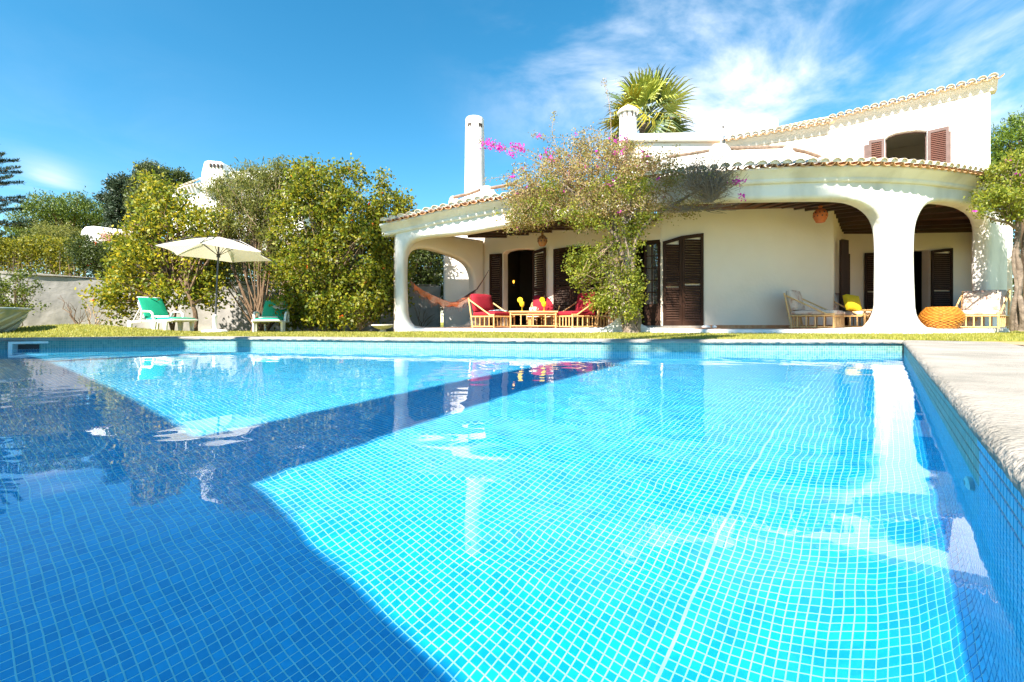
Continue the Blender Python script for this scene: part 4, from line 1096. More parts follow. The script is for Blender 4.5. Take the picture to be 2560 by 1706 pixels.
def drink(px, D, label, rz):
    t = thing('cocktail_glass', label, 'glass', (X_(px, D), D, TZ), rz, 'yellow drinks on the bamboo table')
    mb = MB(); mb.lathe([(.035, 0), (.035, .006), (.006, .012), (.005, .09), (.03, .11), (.06, .15), (.068, .20), (.058, .25), (.052, .25), (.0, .13)], (0, 0, 0), 16); mb.build('glass', M_yg, t, smooth=True, world=False)
    mb = MB(); mb.lathe([(0, -.008), (.07, -.008), (.075, 0), (.07, .008), (0, .008)], (-.05, 0, .29), 22, rotm('X', 90)); mb.build('fruit_slice', M_yg, t, smooth=True, world=False)
drink(1305, 12.5, 'yellow cocktail glass with a fruit slice on the left of the bamboo table', 0)
drink(1360, 12.5, 'yellow cocktail glass with a fruit slice on the right of the bamboo table', .3)
for px, sc, lb in ((1328, 1.0, 'smaller white china cup beside the left yellow drink'), (1338, 1.25, 'larger white china bowl in the middle of the bamboo table')):
    t = thing('cup', lb, 'cup', (X_(px, 12.45), 12.45, TZ)); mb = MB(); mb.lathe([(.03 * sc, 0), (.035 * sc, .005), (.045 * sc, .05 * sc), (.052 * sc, .085 * sc), (.046 * sc, .085 * sc), (.03 * sc, .02), (0, .015)], (0, 0, 0), 18); mb.build('bowl', M_cup, t, smooth=True, world=False)
    mb = MB(); mb.tube([(.045 * sc, 0, .06 * sc), (.07 * sc, 0, .055 * sc), (.065 * sc, 0, .03 * sc), (.04 * sc, 0, .03 * sc)], .006, 6); mb.build('handle', M_cup, t, smooth=True, world=False)
t = thing('magazine', 'open magazine lying on the red seat of the left armchair', 'magazine', (X_(1245, 12.9), 12.9, FZ + .46), .3)
mb = MB()
for sx in (-1, 1): mb.box((sx * .11, 0, .012), (.22, .28, .012), rotm('Y', sx * 6))
mb.build('pages', M_paper, t, world=False)
mb = MB(); mb.box((0, 0, .0), (.45, .29, .004)); mb.build('cover', M_paper, t, world=False)
# slipper like small things by the long wall
t = thing('slippers', 'pair of pale slippers on the veranda edge below the louvred doors', 'slippers', (X_(1765, 11.5), 11.5, FZ))
for dx, sc in ((-.0, 1), (.2, .5)):
    mb = MB(); mb.rbox((dx, 0, .035), (.20 * sc, .1, .06), .02, None, .4); mb.build('slipper', M_cup, t, smooth=True, world=False, ang=80)

# wicker pouf
def pouf():
    D = 10.95; t = thing('wicker_pouf', 'big round golden wicker pouf beside the right pillar', 'pouf', (X_(2354, D), D, FZ - .002)); H_ = .50; Rr = .40
    def rad(v): return Rr * (.60 + .40 * math.sin(math.pi * min(1, max(0, (v * .92 + .04))))) if True else 0
    nst = 36
    mb = MB(); 
    prof_ = [(rad(i / 16) - .012, H_ * i / 16) for i in range(17)]; mb.lathe([(0, .004)] + prof_ + [(0, H_)], (0, 0, 0), 48); mb.build('core', M_rat, t, smooth=True, world=False)
    # woven strands: rows going over and under the stakes
    mb = MB(); rows = 17
    for j in range(rows):
        v = (j + .5) / rows; z = H_ * v; r0 = rad(v)
        ph = (j % 2) * math.pi; n = nst * 4; vs = []; pts = []
        for k in range(n):
            a = 2 * math.pi * k / n; rr = r0 + .010 * math.sin(a * nst / 2 * 1 + ph); pts.append((rr * math.cos(a), rr * math.sin(a)))
        hh = H_ / rows * .46
        vs = []
        for (x, y) in pts:
            l = math.hypot(x, y)
            for (dr, dz) in ((-.004, -hh), (.008, -hh * .5), (.008, hh * .5), (-.004, hh)): vs.append((x * (1 + dr / l), y * (1 + dr / l), z + dz))
        fs = [(k * 4 + q, ((k + 1) % n) * 4 + q, ((k + 1) % n) * 4 + q + 1, k * 4 + q + 1) for k in range(n) for q in range(3)]
        mb.add(vs, fs)
    o = mb.build('weave', M_rat, t, smooth=True, world=False); o['kind'] = 'stuff'
    mb = MB(); mb.lathe([(0, H_), (.24, H_ + .004), (.262, H_ - .005), (.258, H_ - .03)], (0, 0, 0), 40); mb.build('lid', M_rat, t, smooth=True, world=False)
pouf()

# hammock
def hammock():
    t = thing('hammock', 'striped orange and brown hammock with a crocheted fringe slung between pillar and wall', 'hammock', K(1026, 702, 12.75))
    ctrl = [(1026, 702, 12.75), (1033, 720, 12.85), (1048, 734, 12.95), (1066, 746, 13.05), (1088, 757, 13.2), (1116, 768, 13.4), (1143, 766, 13.6), (1165, 752, 13.8), (1180, 738, 14.0), (1192, 724, 14.15)]
    pts = [Vector(K(*c)) for c in ctrl]; n = len(pts); m = 12; mb = MB(); vs = []
    d = (pts[-1] - pts[0]); d.z = 0; d.normalize(); sd = Vector((d.y, -d.x, 0))
    for i, p in enumerate(pts):
        f = i / (n - 1); wdt = .30 * math.sin(math.pi * f) ** .6 + .015
        for j in range(m + 1):
            q = j / m * 2 - 1; vs.append(p + sd * q * wdt * .55 + Vector((0, 0, abs(q) ** 1.6 * wdt * .42 + .006 * math.sin(q * 14 + i))))
    for q_ in range(2):
        pass
    mb.add(vs, [(i * (m + 1) + j, (i + 1) * (m + 1) + j, (i + 1) * (m + 1) + j + 1, i * (m + 1) + j + 1) for i in range(n - 1) for j in range(m)])
    o = mb.build('bed', M_orange, t, smooth=True); md = o.modifiers.new('s', 'SOLIDIFY'); md.thickness = .008
    # near side fringe: scalloped net and tassels hanging from the edge
    mb = MB(); mt_ = MB(); N_ = 120
    for i in range(N_):
        f = .07 + .86 * i / N_; k = f * (n - 1); a = int(k); p = pts[a].lerp(pts[min(n - 1, a + 1)], k - a); wdt = .30 * math.sin(math.pi * f) ** .6
        top_ = p + sd * wdt * .55 + Vector((0, 0, wdt * .40)); f2 = f + .86 / N_ * .5; k2 = f2 * (n - 1); a2 = int(k2); p2 = pts[min(a2, n - 1)].lerp(pts[min(n - 1, a2 + 1)], k2 - a2); w2 = .30 * math.sin(math.pi * min(1, f2)) ** .6
        top2 = p2 + sd * w2 * .55 + Vector((0, 0, w2 * .40))
        scal = .55 + .45 * abs(math.sin(f * math.pi * 7)); L_ = (.24 if f < .5 else .16) * scal * (math.sin(math.pi * f) ** .35)
        s1 = sd * .03
        mb.add([top_ + s1, top2 + s1, top2 + s1 * 1.6 + Vector((0, 0, -L_)), top_ + s1 * 1.6 + Vector((0, 0, -L_ * R.uniform(.85, 1.0)))], [(0, 1, 2, 3)])
        if i % 2 == 0:
            b0 = top_ + s1 * 1.6 + Vector((0, 0, -L_)); mt_.tube([b0, b0 + Vector((R.gauss(0, .01), R.gauss(0, .01), -R.uniform(.05, .16)))], [.006, .003], 4)
    o = mb.build('fringe', M_lace, t); md = o.modifiers.new('s', 'SOLIDIFY'); md.thickness = .004
    mt_.build('tassels', M_orange, t)
    mb = MB(); e = pts[-1]; w_ = Vector(K(1222, 676, 14.6))
    for k in range(5):
        o_ = sd * (k - 2) * .012; mb.tube([e + o_, e.lerp(w_, .5) + o_ * .5 + Vector((0, 0, -.02)), w_], .007, 5)
    s_ = pts[0]
    for k in range(4): mb.tube([pts[1] + sd * (k - 1.5) * .02, s_], .007, 5)
    mb.build('rope', M_orange, t)
hammock()

# bird bath bowl
D = 12.2; t = thing('birdbath', 'low fluted cast stone bowl on a foot beside the left veranda pillar', 'bird bath', (X_(957, D), D, lawn_h(X_(957, D), D)))
mb = MB(); mb.lathe([(.0, .0), (.12, .0), (.13, .02), (.08, .05), (.07, .09), (0, .09)], (0, 0, 0), 20); mb.build('foot', M_cast, t, smooth=True, world=False)
mb = MB(); mb.lathe([(0, .085), (.10, .09), (.20, .13), (.255, .18)], (0, 0, 0), 72, flute=18, fl=.05); mb.lathe([(.255, .178), (.29, .185), (.29, .21), (.25, .215), (.2, .17), (0, .15)], (0, 0, 0), 48); mb.build('bowl', M_cast, t, smooth=True, world=False)

# urn planter at the left edge
def urn():
    D = 9.3; t = thing('planter', 'large grey green glazed planter with diagonal pale stripes at the pool edge', 'planter', (X_(-46, D), D, .17)); t.scale = (.76, .76, 1.08)
    mb = MB(); n = 48; prof_ = [(.0, 0), (.46, 0), (.50, .03), (.58, .10), (.70, .22), (.80, .34), (.86, .43), (.92, .46), (.92, .49), (.86, .50), (.80, .46), (.55, .42), (0, .42)]
    vs = []; 
    mb.lathe(prof_, (0, 0, 0), n); o = mb.build('bowl', M_glaze, t, smooth=True, world=False)
    # raised twisting ribs
    mb = MB()
    for k in range(14):
        a0 = 2 * math.pi * k / 14; pts = []
        for i in range(9):
            f = i / 8; z = .02 + f * .40; r = float(np.interp(z, [p[1] for p in prof_[1:7]], [p[0] for p in prof_[1:7]])) + .004; a = a0 + f * 1.1; pts.append((r * math.cos(a), r * math.sin(a), z))
        mb.tube(pts, [.01] + [.03] * 7 + [.01], 6)
    mb.build('twisted_ribs', mat('pale_glaze', (.42, .44, .36), .3), t, smooth=True, world=False)
urn()

# ---- parasol
def parasol():
    D = 11.3; base = (X_(537, D), D, lawn_h(X_(537, D), D)); t = thing('parasol', 'cream parasol tilted on a grey pole in a white base between the green loungers', 'parasol', base)
    rim = [(-5.851, 11.008, 2.055), (-6.193, 12.182, 1.996), (-7.382, 12.475, 1.997), (-8.230, 11.592, 2.056), (-7.888, 10.418, 2.115), (-6.698, 10.125, 2.114)]
    rim = [Vector(p) for p in rim]; C_ = sum(rim, Vector()) / 6; 
    # stretch a little so that the tips land where the photograph has them
    apex = Vector((-7.03, 11.32, 2.47)); nrm = (apex - C_).normalized()
    mb = MB(); n = 8; m = 8; vs = []
    for k in range(6):
        a, b = rim[k], rim[(k + 1) % 6]; vs = []
        for i in range(n + 1):
            f = i / n
            for j in range(m + 1):
                g = j / m; e = a.lerp(b, g); e2 = e.lerp(C_, .10 * math.sin(math.pi * g)); e2.z = e.z - .0
                p = apex.lerp(e2, f); p += nrm * (.035 * math.sin(math.pi * f) * (1 - .35 * math.sin(math.pi * g)))
                vs.append(p)
        mb2 = MB(); mb2.add(vs, [(i * (m + 1) + j, (i + 1) * (m + 1) + j, (i + 1) * (m + 1) + j + 1, i * (m + 1) + j + 1) for i in range(n) for j in range(m)])
        # valance
        mb2.build('canopy_panel', CANV, t, smooth=True)
    pole_top = Vector((base[0] + .0, D, 0)); hub = C_.copy(); hub = Vector(K(546, 640, D)); 
    mb = MB(); lo = Vector(base) + Vector((0, 0, .05)); mb.tube([lo, hub, apex - nrm * .02], .021, 10); mb.build('pole', M_pole, t, smooth=True)
    for k in range(6):
        mb = MB(); r_ = rim[k]; mb.tube([apex.lerp(r_, .03) - nrm * .02, apex.lerp(r_, .5) + nrm * .085, r_ + Vector((0, 0, .004))], .009, 6); mb.build('rib', M_pole, t)
        mb = MB(); mb.tube([hub, apex.lerp(r_, .42) + nrm * .07], .008, 6); mb.build('strut', M_pole, t)
    mb = MB(); mb.lathe([(.04, -.04), (.04, .04), (.025, .05), (.022, .05)], hub, 12); mb.build('hub', M_black, t, smooth=True)
    mb = MB(); mb.lathe([(0, 0), (.26, 0), (.28, .02), (.27, .045), (.2, .07), (.07, .085), (.05, .09), (.048, .35), (.055, .37), (.055, .42), (.03, .44), (.025, .44)], (0, 0, 0), 28); mb.build('base', M_plas, t, smooth=True, world=False)
def canv():
    m = bpy.data.materials.new('parasol_canvas'); m.use_nodes = True; nt = m.node_tree; nt.nodes.clear(); out = nt.nodes.new('ShaderNodeOutputMaterial')
    d = nt.nodes.new('ShaderNodeBsdfDiffuse'); d.inputs[0].default_value = (.80, .75, .64, 1); tr = nt.nodes.new('ShaderNodeBsdfTranslucent'); tr.inputs[0].default_value = (.80, .72, .55, 1)
    mx = nt.nodes.new('ShaderNodeMixShader'); mx.inputs[0].default_value = .35; nt.links.new(d.outputs[0], mx.inputs[1]); nt.links.new(tr.outputs[0], mx.inputs[2]); nt.links.new(mx.outputs[0], out.inputs[0]); return m
CANV = canv()
parasol()

# ---- white plastic loungers with green cushions
def lounger(label, px, D, rz, back=52, L=1.75, flip=1):
    x, y = X_(px, D), D; t = thing('sun_lounger', label, 'sun lounger', (x, y, lawn_h(x, y)), math.radians(rz), 'green cushioned sun loungers on the lawn')
    w = .62; sz = .27; hl = L / 2; bl = .64; bx = -hl + .62
    mb = MB()
    for sy in (-1, 1): mb.tube([(bx - .65, sy * w / 2, sz - .05), (bx, sy * w / 2, sz - .01), (hl - .2, sy * w / 2, sz), (hl, sy * w / 2 * .9, sz + .02)], .03, 6)
    mb.tube([(hl, -w / 2 * .9, sz + .02), (hl + .03, 0, sz + .02), (hl, w / 2 * .9, sz + .02)], .03, 6)
    for k in range(9): mb.box((bx + .06 + k * (hl - bx) / 9, 0, sz), (.07, w, .02))
    mb.build('seat_frame', M_plas, t, smooth=True, world=False)
    ca, sa = math.cos(math.radians(back)), math.sin(math.radians(back))
    def BP(u, v, d=0): return (bx - u * ca - d * sa * -1 * 0 - d * sa, v, sz + .02 + u * sa - d * ca * -1 * 0 - d * ca * 0)
    mb = MB()
    mb.tube([BP(0, -w / 2 + .03), BP(bl * .8, -w / 2 + .04), BP(bl, -w / 2 + .12), BP(bl + .02, 0), BP(bl, w / 2 - .12), BP(bl * .8, w / 2 - .04), BP(0, w / 2 - .03)], .026, 7)
    for k in range(7):
        a = Vector(BP(.08 + k * .1, -w / 2 + .05)); b = Vector(BP(.08 + k * .1, w / 2 - .05)); mb.tube([a, b], .02, 4)
    mb.build('backrest', M_plas, t, smooth=True, world=False)
    mb = MB()
    for sy in (-1, 1): mb.tube([BP(bl * .7, sy * w * .35), (bx - .62, sy * w * .38, sz - .06)], .016, 5)
    mb.build('back_stay', M_plas, t, world=False)
    for sy in (-1, 1):     # arm rests: looped over the side
        mb = MB(); mb.tube([(bx - .05, sy * w / 2 + sy * .03, sz), (bx + .02, sy * (w / 2 + .04), sz + .2), (bx + .1, sy * (w / 2 + .05), sz + .235), (bx + .38, sy * (w / 2 + .05), sz + .225), (bx + .46, sy * (w / 2 + .045), sz + .17), (bx + .48, sy * (w / 2 + .03), sz - .0)], .027, 7); mb.build('armrest', M_plas, t, smooth=True, world=False)
    for (lx, wd) in ((bx - .58, .11), (bx + .42, .12), (hl - .25, .09)):
        for sy in (-1, 1):
            mb = MB(); y0 = sy * w / 2; mb.prism([(lx - wd * .9, y0 - .02, sz), (lx + wd * .9, y0 - .02, sz), (lx + wd * .5, y0 - .02, 0), (lx - wd * .45, y0 - .02, 0)], (0, .05, 0)); o = mb.build('leg', M_plas, t, world=False)
            md = o.modifiers.new('b', 'BEVEL'); md.width = .012; md.segments = 2
    if True:
        mb = MB(); M = rotm('Y', 0); mb.rbox(((bx + hl) / 2 + .0, 0, sz + .05), (hl - bx - .06, w - .06, .07), .03, None, .2); 
        a = Vector(BP(bl / 2, 0)); mb.rbox(a + Vector((sa * .045, 0, ca * .045)), (bl, w - .06, .06), .03, Matrix(((-ca, 0, sa), (0, 1, 0), (sa, 0, ca))).to_3x3(), .2)
        mb.build('cushion', M_green, t, smooth=True, world=False, ang=75)
    return t
L1 = lounger('green cushioned white plastic lounger left of the parasol, seen from the side', 408, 11.9, -24, back=58, L=1.75)
L2 = lounger('green cushioned white plastic lounger right of the parasol, facing the pool', 681, 12.05, -74, back=50, L=1.55)
# towels and hat
def rolled(label, px, py, D, rz, mt):
    t = thing('towel', label, 'towel', K(px, py, D), math.radians(rz)); mb = MB(); mb.tube([(-.22, 0, 0), (-.2, 0, 0), (.2, 0, .0), (.22, 0, 0)], [.03, .055, .055, .03], 14, wob=.06); mb.build('roll', mt, t, smooth=True, world=False)
    mb = MB(); mb.tube([(-.225, 0, 0), (.225, 0, 0)], .022, 10); mb.build('inner_roll', mt, t, smooth=True, world=False)
rolled('rolled pink striped towel lying on the left green lounger', 402, 795, 11.8, 10, M_pinktow)
rolled('rolled cream towel lying on the right green lounger', 672, 797, 11.72, 3, M_cremtow)
t = thing('hat', 'grey straw hat with a dark band resting on top of the right lounger back', 'hat', K(700, 768, 12.35), .3)
Mh = rotm('X', 18) @ rotm('Y', 8)
mb = MB(); mb.lathe([(0.085, .012), (.13, .0), (.17, -.012), (.172, -.006), (.13, .008), (.088, .02)], (0, 0, 0), 28, Mh); mb.build('brim', M_hat, t, smooth=True, world=False)
mb = MB(); mb.lathe([(.09, .0), (.088, .05), (.08, .10), (.05, .125), (0, .115)], (0, 0, 0), 24, Mh); mb.build('crown', M_hat, t, smooth=True, world=False)
mb = MB(); mb.lathe([(.092, .004), (.091, .03), (.089, .03), (.09, .004)], (0, 0, 0), 24, Mh); mb.build('band', M_black, t, smooth=True, world=False)

# ------------------------------------------------------------------ walls and neighbours
GW = Path([(X_(-900, 12.2), 12.2), (X_(-120, 13.4), 13.4), (X_(60, 13.9), 13.9), (X_(300, 15.1), 15.1), (X_(620, 15.4), 15.4), (X_(1100, 15.9), 15.9)], 2)
zt = lambda px, py: GW.sz(px, py)
tp = [GW.sz(-400, 668), GW.sz(0, 681), GW.sz(100, 687), GW.sz(200, 695), GW.sz(300, 703), GW.sz(450, 708), GW.sz(620, 712), GW.sz(1090, 715)]
gw = thing('garden_wall', 'long rough grey rendered garden wall behind the loungers and shrubs', 'wall', (-12, 14, .1))
plate('wall_face', GW, [(0, -.1), (GW.L, -.1), (GW.L, tp[-1][1])] + list(reversed(tp)) + [(0, tp[0][1])], [], .3, M_stone, gw, bev=.04, step=.35, wobble=.10)
plate('wall_cap', GW, [(0, tp[0][1] - .0), (tp[-1][0], tp[-1][1] - .0), (tp[-1][0], tp[-1][1] + .035)] + [(a, b + .035) for a, b in reversed(tp[:-1])] + [(0, tp[0][1] + .035)], [], .38, M_conc, gw, bev=.012, step=.35, base_off=.03)

nh = thing('neighbour_house', 'white neighbouring house with a slotted chimney rising behind the shrubs', 'house', (-15, 27, 0))
block('house_wall', [(430, 640), (430, 470), (470, 462), (560, 440), (600, 430), (700, 425), (760, 430), (760, 640)], 26, 5, M_white, nh)
block('roof_parapet', [(556, 452), (560, 430), (640, 425), (760, 428), (760, 452)], 25.7, 5, M_white, nh)
block('house_wall', [(200, 640), (200, 590), (203, 577), (212, 567), (232, 565), (330, 577), (345, 582), (345, 640)], 20, 4, M_white, nh)
block('chimney', [(500, 470), (504, 430), (510, 405), (518, 401), (552, 404), (558, 410), (562, 428), (566, 470)], 25.5, 1.2, M_white, nh)
for i in range(4):
    mb = MB(); c = K(526 + i * 9.2, 413.5 + i * .8, 25.46); mb.box(c, (.085, .08, .20)); mb.build('smoke_slot', MAT['slot_dark'], nh)
# its tiled roofs
def small_roof(px0, py0, px1, py1, D0, D1, n, name='roof_tile'):
    P0, P1 = Vector(K(px0, py0, D0)), Vector(K(px1, py1, D1)); d = (P1 - P0); 
    for i in range(n):
        c = P0 + d * (i + .5) / n
        o = bpy.data.objects.new('roof_tile', cover); COL.objects.link(o); o.parent = nh; o.matrix_parent_inverse = Matrix.Translation(-nh.location)
        o.matrix_basis = Matrix.Translation(c) @ Matrix.Rotation(math.radians(25), 4, 'X') @ Matrix.Scale(d.length / n / .2, 4)
small_roof(222, 617, 340, 589, 19.8, 19.8, 12); small_roof(420, 478, 500, 448, 25.6, 25.6, 10)
mb = MB(); mb.add([K(222, 622, 19.9), K(345, 592, 19.9), K(345, 575, 21.5), K(232, 590, 21.5)], [(0, 1, 2, 3)]); mb.build('roof_slope', M_pan, nh)

# unseen buildings guessed behind the camera, placed for the shade on the pool
def shade_houses():
    near_dir = Vector((-math.cos(WA), math.sin(WA))); back = Vector((-math.sin(WA), -math.cos(WA)))
    az = Vector((math.sin(SUN_AZ), math.cos(SUN_AZ))); per = Vector((az.y, -az.x)); te = math.tan(SUN_EL)
    t = thing('guessed_pool_house', 'low white pool house guessed out of view, its roof edge set to shade the pool', 'building', (-6, -6, .1))  # unseen; guessed from its straight shadow edge and placed to match it
    h = 3.6; e0 = Vector((-.62, .82)) - az * (h / te); a = e0 - near_dir * 1.9; b = e0 + near_dir * 12
    def ext(name, pts, z0, z1, mt, par):
        mb = MB(); mb.prism([(p.x, p.y, z0) for p in pts], (0, 0, z1 - z0)); return mb.build(name, mt, par)
    ext('walls', [a + near_dir * .3 + back * .4, b + back * .4, b + back * 5, a + near_dir * .3 + back * 5], .12, h - .15, M_white, t)
    ext('roof', [a, b, b + back * 5.4, a + back * 5.4], h - .15, h, M_white, t)
    for k_ in range(4):
        c = a + near_dir * (1.6 + 2.4 * k_) + back * .39; q = [c - near_dir * .5, c + near_dir * .5]; mb = MB()
        mb.prism([(q[0].x, q[0].y, .3), (q[1].x, q[1].y, .3), (q[1].x, q[1].y, 2.4), (q[0].x, q[0].y, 2.4)], (-back.x * .03, -back.y * .03, 0)); mb.build('shutter', M_dark, t)
    def shade_canopy(label, pts, h, name):
        """flat roof on four thin posts; pts are where its shadow falls"""
        q = [Vector(p) - az * (h / te) for p in pts]; c = sum(q, Vector((0, 0))) / 4
        t = thing(name, label, 'shade_canopy', (c.x, c.y, .1)); ext('roof', q, h, h + .12, M_white, t)
        for p in q:
            p2 = p.lerp(c, .06); mb = MB(); mb.tube([(p2.x, p2.y, .1), (p2.x, p2.y, h)], .03, 8); mb.build('post', M_pole, t)
    shade_canopy('flat white canopy on thin posts, added out of view to shade the far pool wall', [(-5.63, 8.42), (-10.2, 7.1), (-10.0, 6.2), (-5.63, 7.55)], 5.2, 'shade_canopy')  # added out of view only to shade the left of the far wall
    t3 = thing('shade_chimney', 'tall square white chimney guessed out of view for the shadow strip on the pool floor', 'chimney', (-5, -2, .1))  # unseen; guessed and sized to cast the strip across the pool floor
    c = Vector((-4.62, -1.58)); off = (-2.81 - (c.x * .809 - c.y * .588)); c = c + per * off
    ext('shaft', [c - per * .39 - az * .3, c + per * .39 - az * .3, c + per * .39 + az * .3, c - per * .39 + az * .3], .12, 8.3, M_white, t3)
    s0 = Vector((2.28, 6.62)) - az * (9.6 / te); q = [s0 - per * .34, s0 + per * .31, s0 + per * .31 + az * 3.2, s0 - per * .34 + az * 3.2]
    ext('shade_platform', q, 9.6, 9.7, M_white, t3); mb = MB(); mb.tube([(c.x, c.y, 8.2), (c.x, c.y, 9.6), (s0.x + az.x * .4, s0.y + az.y * .4, 9.6)], .04, 8); mb.build('mast', M_pole, t3)  # slab and mast added up high only to shade the far wall
    t4 = thing('shade_pillar', 'slim square white pillar added out of view for the thin shadow on the far pool wall', 'pillar', (-7.7, 3.5, .17))  # unseen post added to cast one narrow shadow on the far wall
    c = Vector((-4.5, 8.0)) - az * 5.6
    ext('shaft', [c - per * .13 - az * .13, c + per * .13 - az * .13, c + per * .13 + az * .13, c - per * .13 + az * .13], .17, 5.7, M_white, t4)
shade_houses()
# ------------------------------------------------------------------ vegetation
def unit(v): return v / (np.linalg.norm(v, axis=1, keepdims=True) + 1e-9)
def leaves(P, L, W, bias=(0, 0, .4), outward=None, droop=0.0):
    """P (n,3) leaf bases -> diamond leaves with a fold"""
    n = len(P); d = unit(rng.normal(size=(n, 3)) + np.array(bias))
    if outward is not None: d = unit(d + outward * .8)
    q = unit(np.cross(d, unit(rng.normal(size=(n, 3))))); l = L * rng.uniform(.6, 1.25, (n, 1)); w = W * rng.uniform(.7, 1.2, (n, 1))
    up = np.cross(q, d); V = np.zeros((n, 4, 3))
    V[:, 0] = P; V[:, 1] = P + d * l * .5 + q * w + up * l * .10; V[:, 2] = P + d * l + np.array([0, 0, -droop]) * l; V[:, 3] = P + d * l * .5 - q * w + up * l * .10
    return V
def blobpts(blobs, n, shell=.35):
    """points in ellipsoids given where the photograph shows them: (px,py,rx_px,ry_px,D,depth_m)"""
    vol = np.array([b[2] * b[3] for b in blobs], float); vol /= vol.sum(); out = []; dirs = []
    for b, v in zip(blobs, vol):
        m = max(1, int(round(n * v))); u = unit(rng.normal(size=(m, 3))); r = rng.uniform(shell ** 3, 1, (m, 1)) ** (1 / 3)
        c = np.array(K(b[0], b[1], b[4])); sc = b[4] / F; rad = np.array([b[2] * sc, b[5], b[3] * sc])
        out.append(c + u * r * rad); dirs.append(u)
    return np.concatenate(out), np.concatenate(dirs)
def branches(base_pts, tips, mt, parent, name='branch', r0=.05, r1=.006, wob=.08, sides=5, fork=.45, stems=None):
    mb = MB()
    for tp_ in tips:
        tp_ = Vector(tp_); b = min(base_pts, key=lambda q: (Vector(q) - tp_).length_squared * R.uniform(.6, 1.4)); b = Vector(b)
        d = tp_ - b; pts = []; n = 6
        for i in range(n + 1):
            f = i / n; p = b + d * f; p += Vector((0, 0, 1)) * (.18 * d.length * math.sin(math.pi * f) * .5)
            if 0 < i < n: p += Vector((R.gauss(0, wob), R.gauss(0, wob), R.gauss(0, wob))) * d.length * .35
            pts.append(p)
        rr = r0 * min(1, d.length / 2)
        mb.tube(pts, [max(r1, rr * (1 - i / n) ** 1.2) for i in range(n + 1)], sides, cap=False)
    return mb.build(name, mt, parent, smooth=True)
def shrub(name, label, cat, blobs, base, lm, ntips, nper, spread, L, W, trunkmat=None, nbr=60, group=None, r0=.04, bias=(0, 0, .4), flowers=None, shell=.35, parent=None, stems=None, bare=0):
    bx, by, bz_ = base[0]
    t = thing(name, label, cat, (bx, by, bz_), 0, group)
    tips, dirs = blobpts(blobs, ntips, shell)
    k = rng.poisson(nper, len(tips)); idx = np.repeat(np.arange(len(tips)), k); P = tips[idx] + rng.normal(size=(len(idx), 3)) * spread
    P = P[P[:, 2] > .18]; idx2 = None
    o = link('foliage', quads('foliage', leaves(P, L, W, bias)), lm, t); o['kind'] = 'stuff'
    sel = rng.choice(len(tips), min(nbr, len(tips)), replace=False)
    branches(base, tips[sel], trunkmat or M_barkd, t, r0=r0)
    if stems:
        mb = MB()
        for pts, rr in stems:
            q = [Vector(p) for p in pts]; q2 = chaikin([tuple(p) for p in q], 2); n = len(q2); mb.tube(q2, [rr * (1 - .55 * i / n) for i in range(n)], 9, wob=.12)
        mb.build('trunk', M_barkd if trunkmat is M_twig else (trunkmat or M_barkd), t, smooth=True)
    if flowers:
        fm, nf, fs_ = flowers; tp_, dr = blobpts(blobs, nf, .85)
        vis = dr[:, 1] < .3; tp_ = tp_[vis]; Pf = np.repeat(tp_, 5, 0) + rng.normal(size=(len(tp_) * 5, 3)) * fs_ * .35
        o = link('flowers', quads('flowers', leaves(Pf, fs_, fs_ * .42, (0, -.6, .2))), fm, t); o['kind'] = 'stuff'
    return t
LM_hib = leafmat('hibiscus_leaves', [(.24, .27, .018), (.11, .16, .014), (.40, .35, .02), (.04, .08, .012), (.17, .22, .016), (.50, .41, .02), (.07, .12, .014)])
LM_big = leafmat('big_shrub_leaves', [(.12, .19, .014), (.22, .26, .016), (.04, .075, .012), (.40, .36, .02), (.025, .045, .01), (.28, .26, .016)])
LM_wil = leafmat('narrow_olive_leaves', [(.15, .17, .035), (.20, .21, .05), (.10, .13, .025), (.25, .25, .06), (.17, .19, .04)])
LM_dk = leafmat('dark_shrub_leaves', [(.05, .08, .014), (.035, .055, .01), (.09, .12, .018), (.025, .04, .01)], .25)
LM_hedge = leafmat('hedge_leaves', [(.17, .18, .012), (.26, .25, .015), (.08, .10, .012), (.12, .15, .012), (.34, .28, .02)])
LM_pine = leafmat('pine_needles', [(.09, .15, .02), (.14, .20, .025), (.05, .09, .014), (.18, .23, .03)], .2)
LM_cyp = leafmat('cypress_sprays', [(.075, .10, .03), (.05, .075, .022), (.11, .13, .04), (.035, .05, .018)], .15)
LM_ced = leafmat('blue_green_sprays', [(.035, .06, .03), (.05, .08, .04), (.025, .04, .02)], .15)
LM_vine = leafmat('dry_bougainvillea_leaves', [(.40, .27, .10), (.28, .19, .07), (.26, .27, .04), (.46, .35, .17), (.18, .14, .05), (.30, .31, .05), (.46, .34, .17), (.15, .18, .03)])
LM_vgr = leafmat('green_vine_leaves', [(.22, .26, .02), (.30, .32, .03), (.14, .19, .02), (.09, .13, .015), (.36, .34, .05)])
LM_bract = leafmat('pink_bracts', [(.62, .02, .42), (.70, .08, .50), (.50, .015, .40)], .45)
LM_or = leafmat('orange_flowers', [(.75, .10, .015), (.80, .18, .03)], .3)
LM_palm = None

def gz(x, y): return lawn_h(x, y) if 7 < y < 13.5 else .12
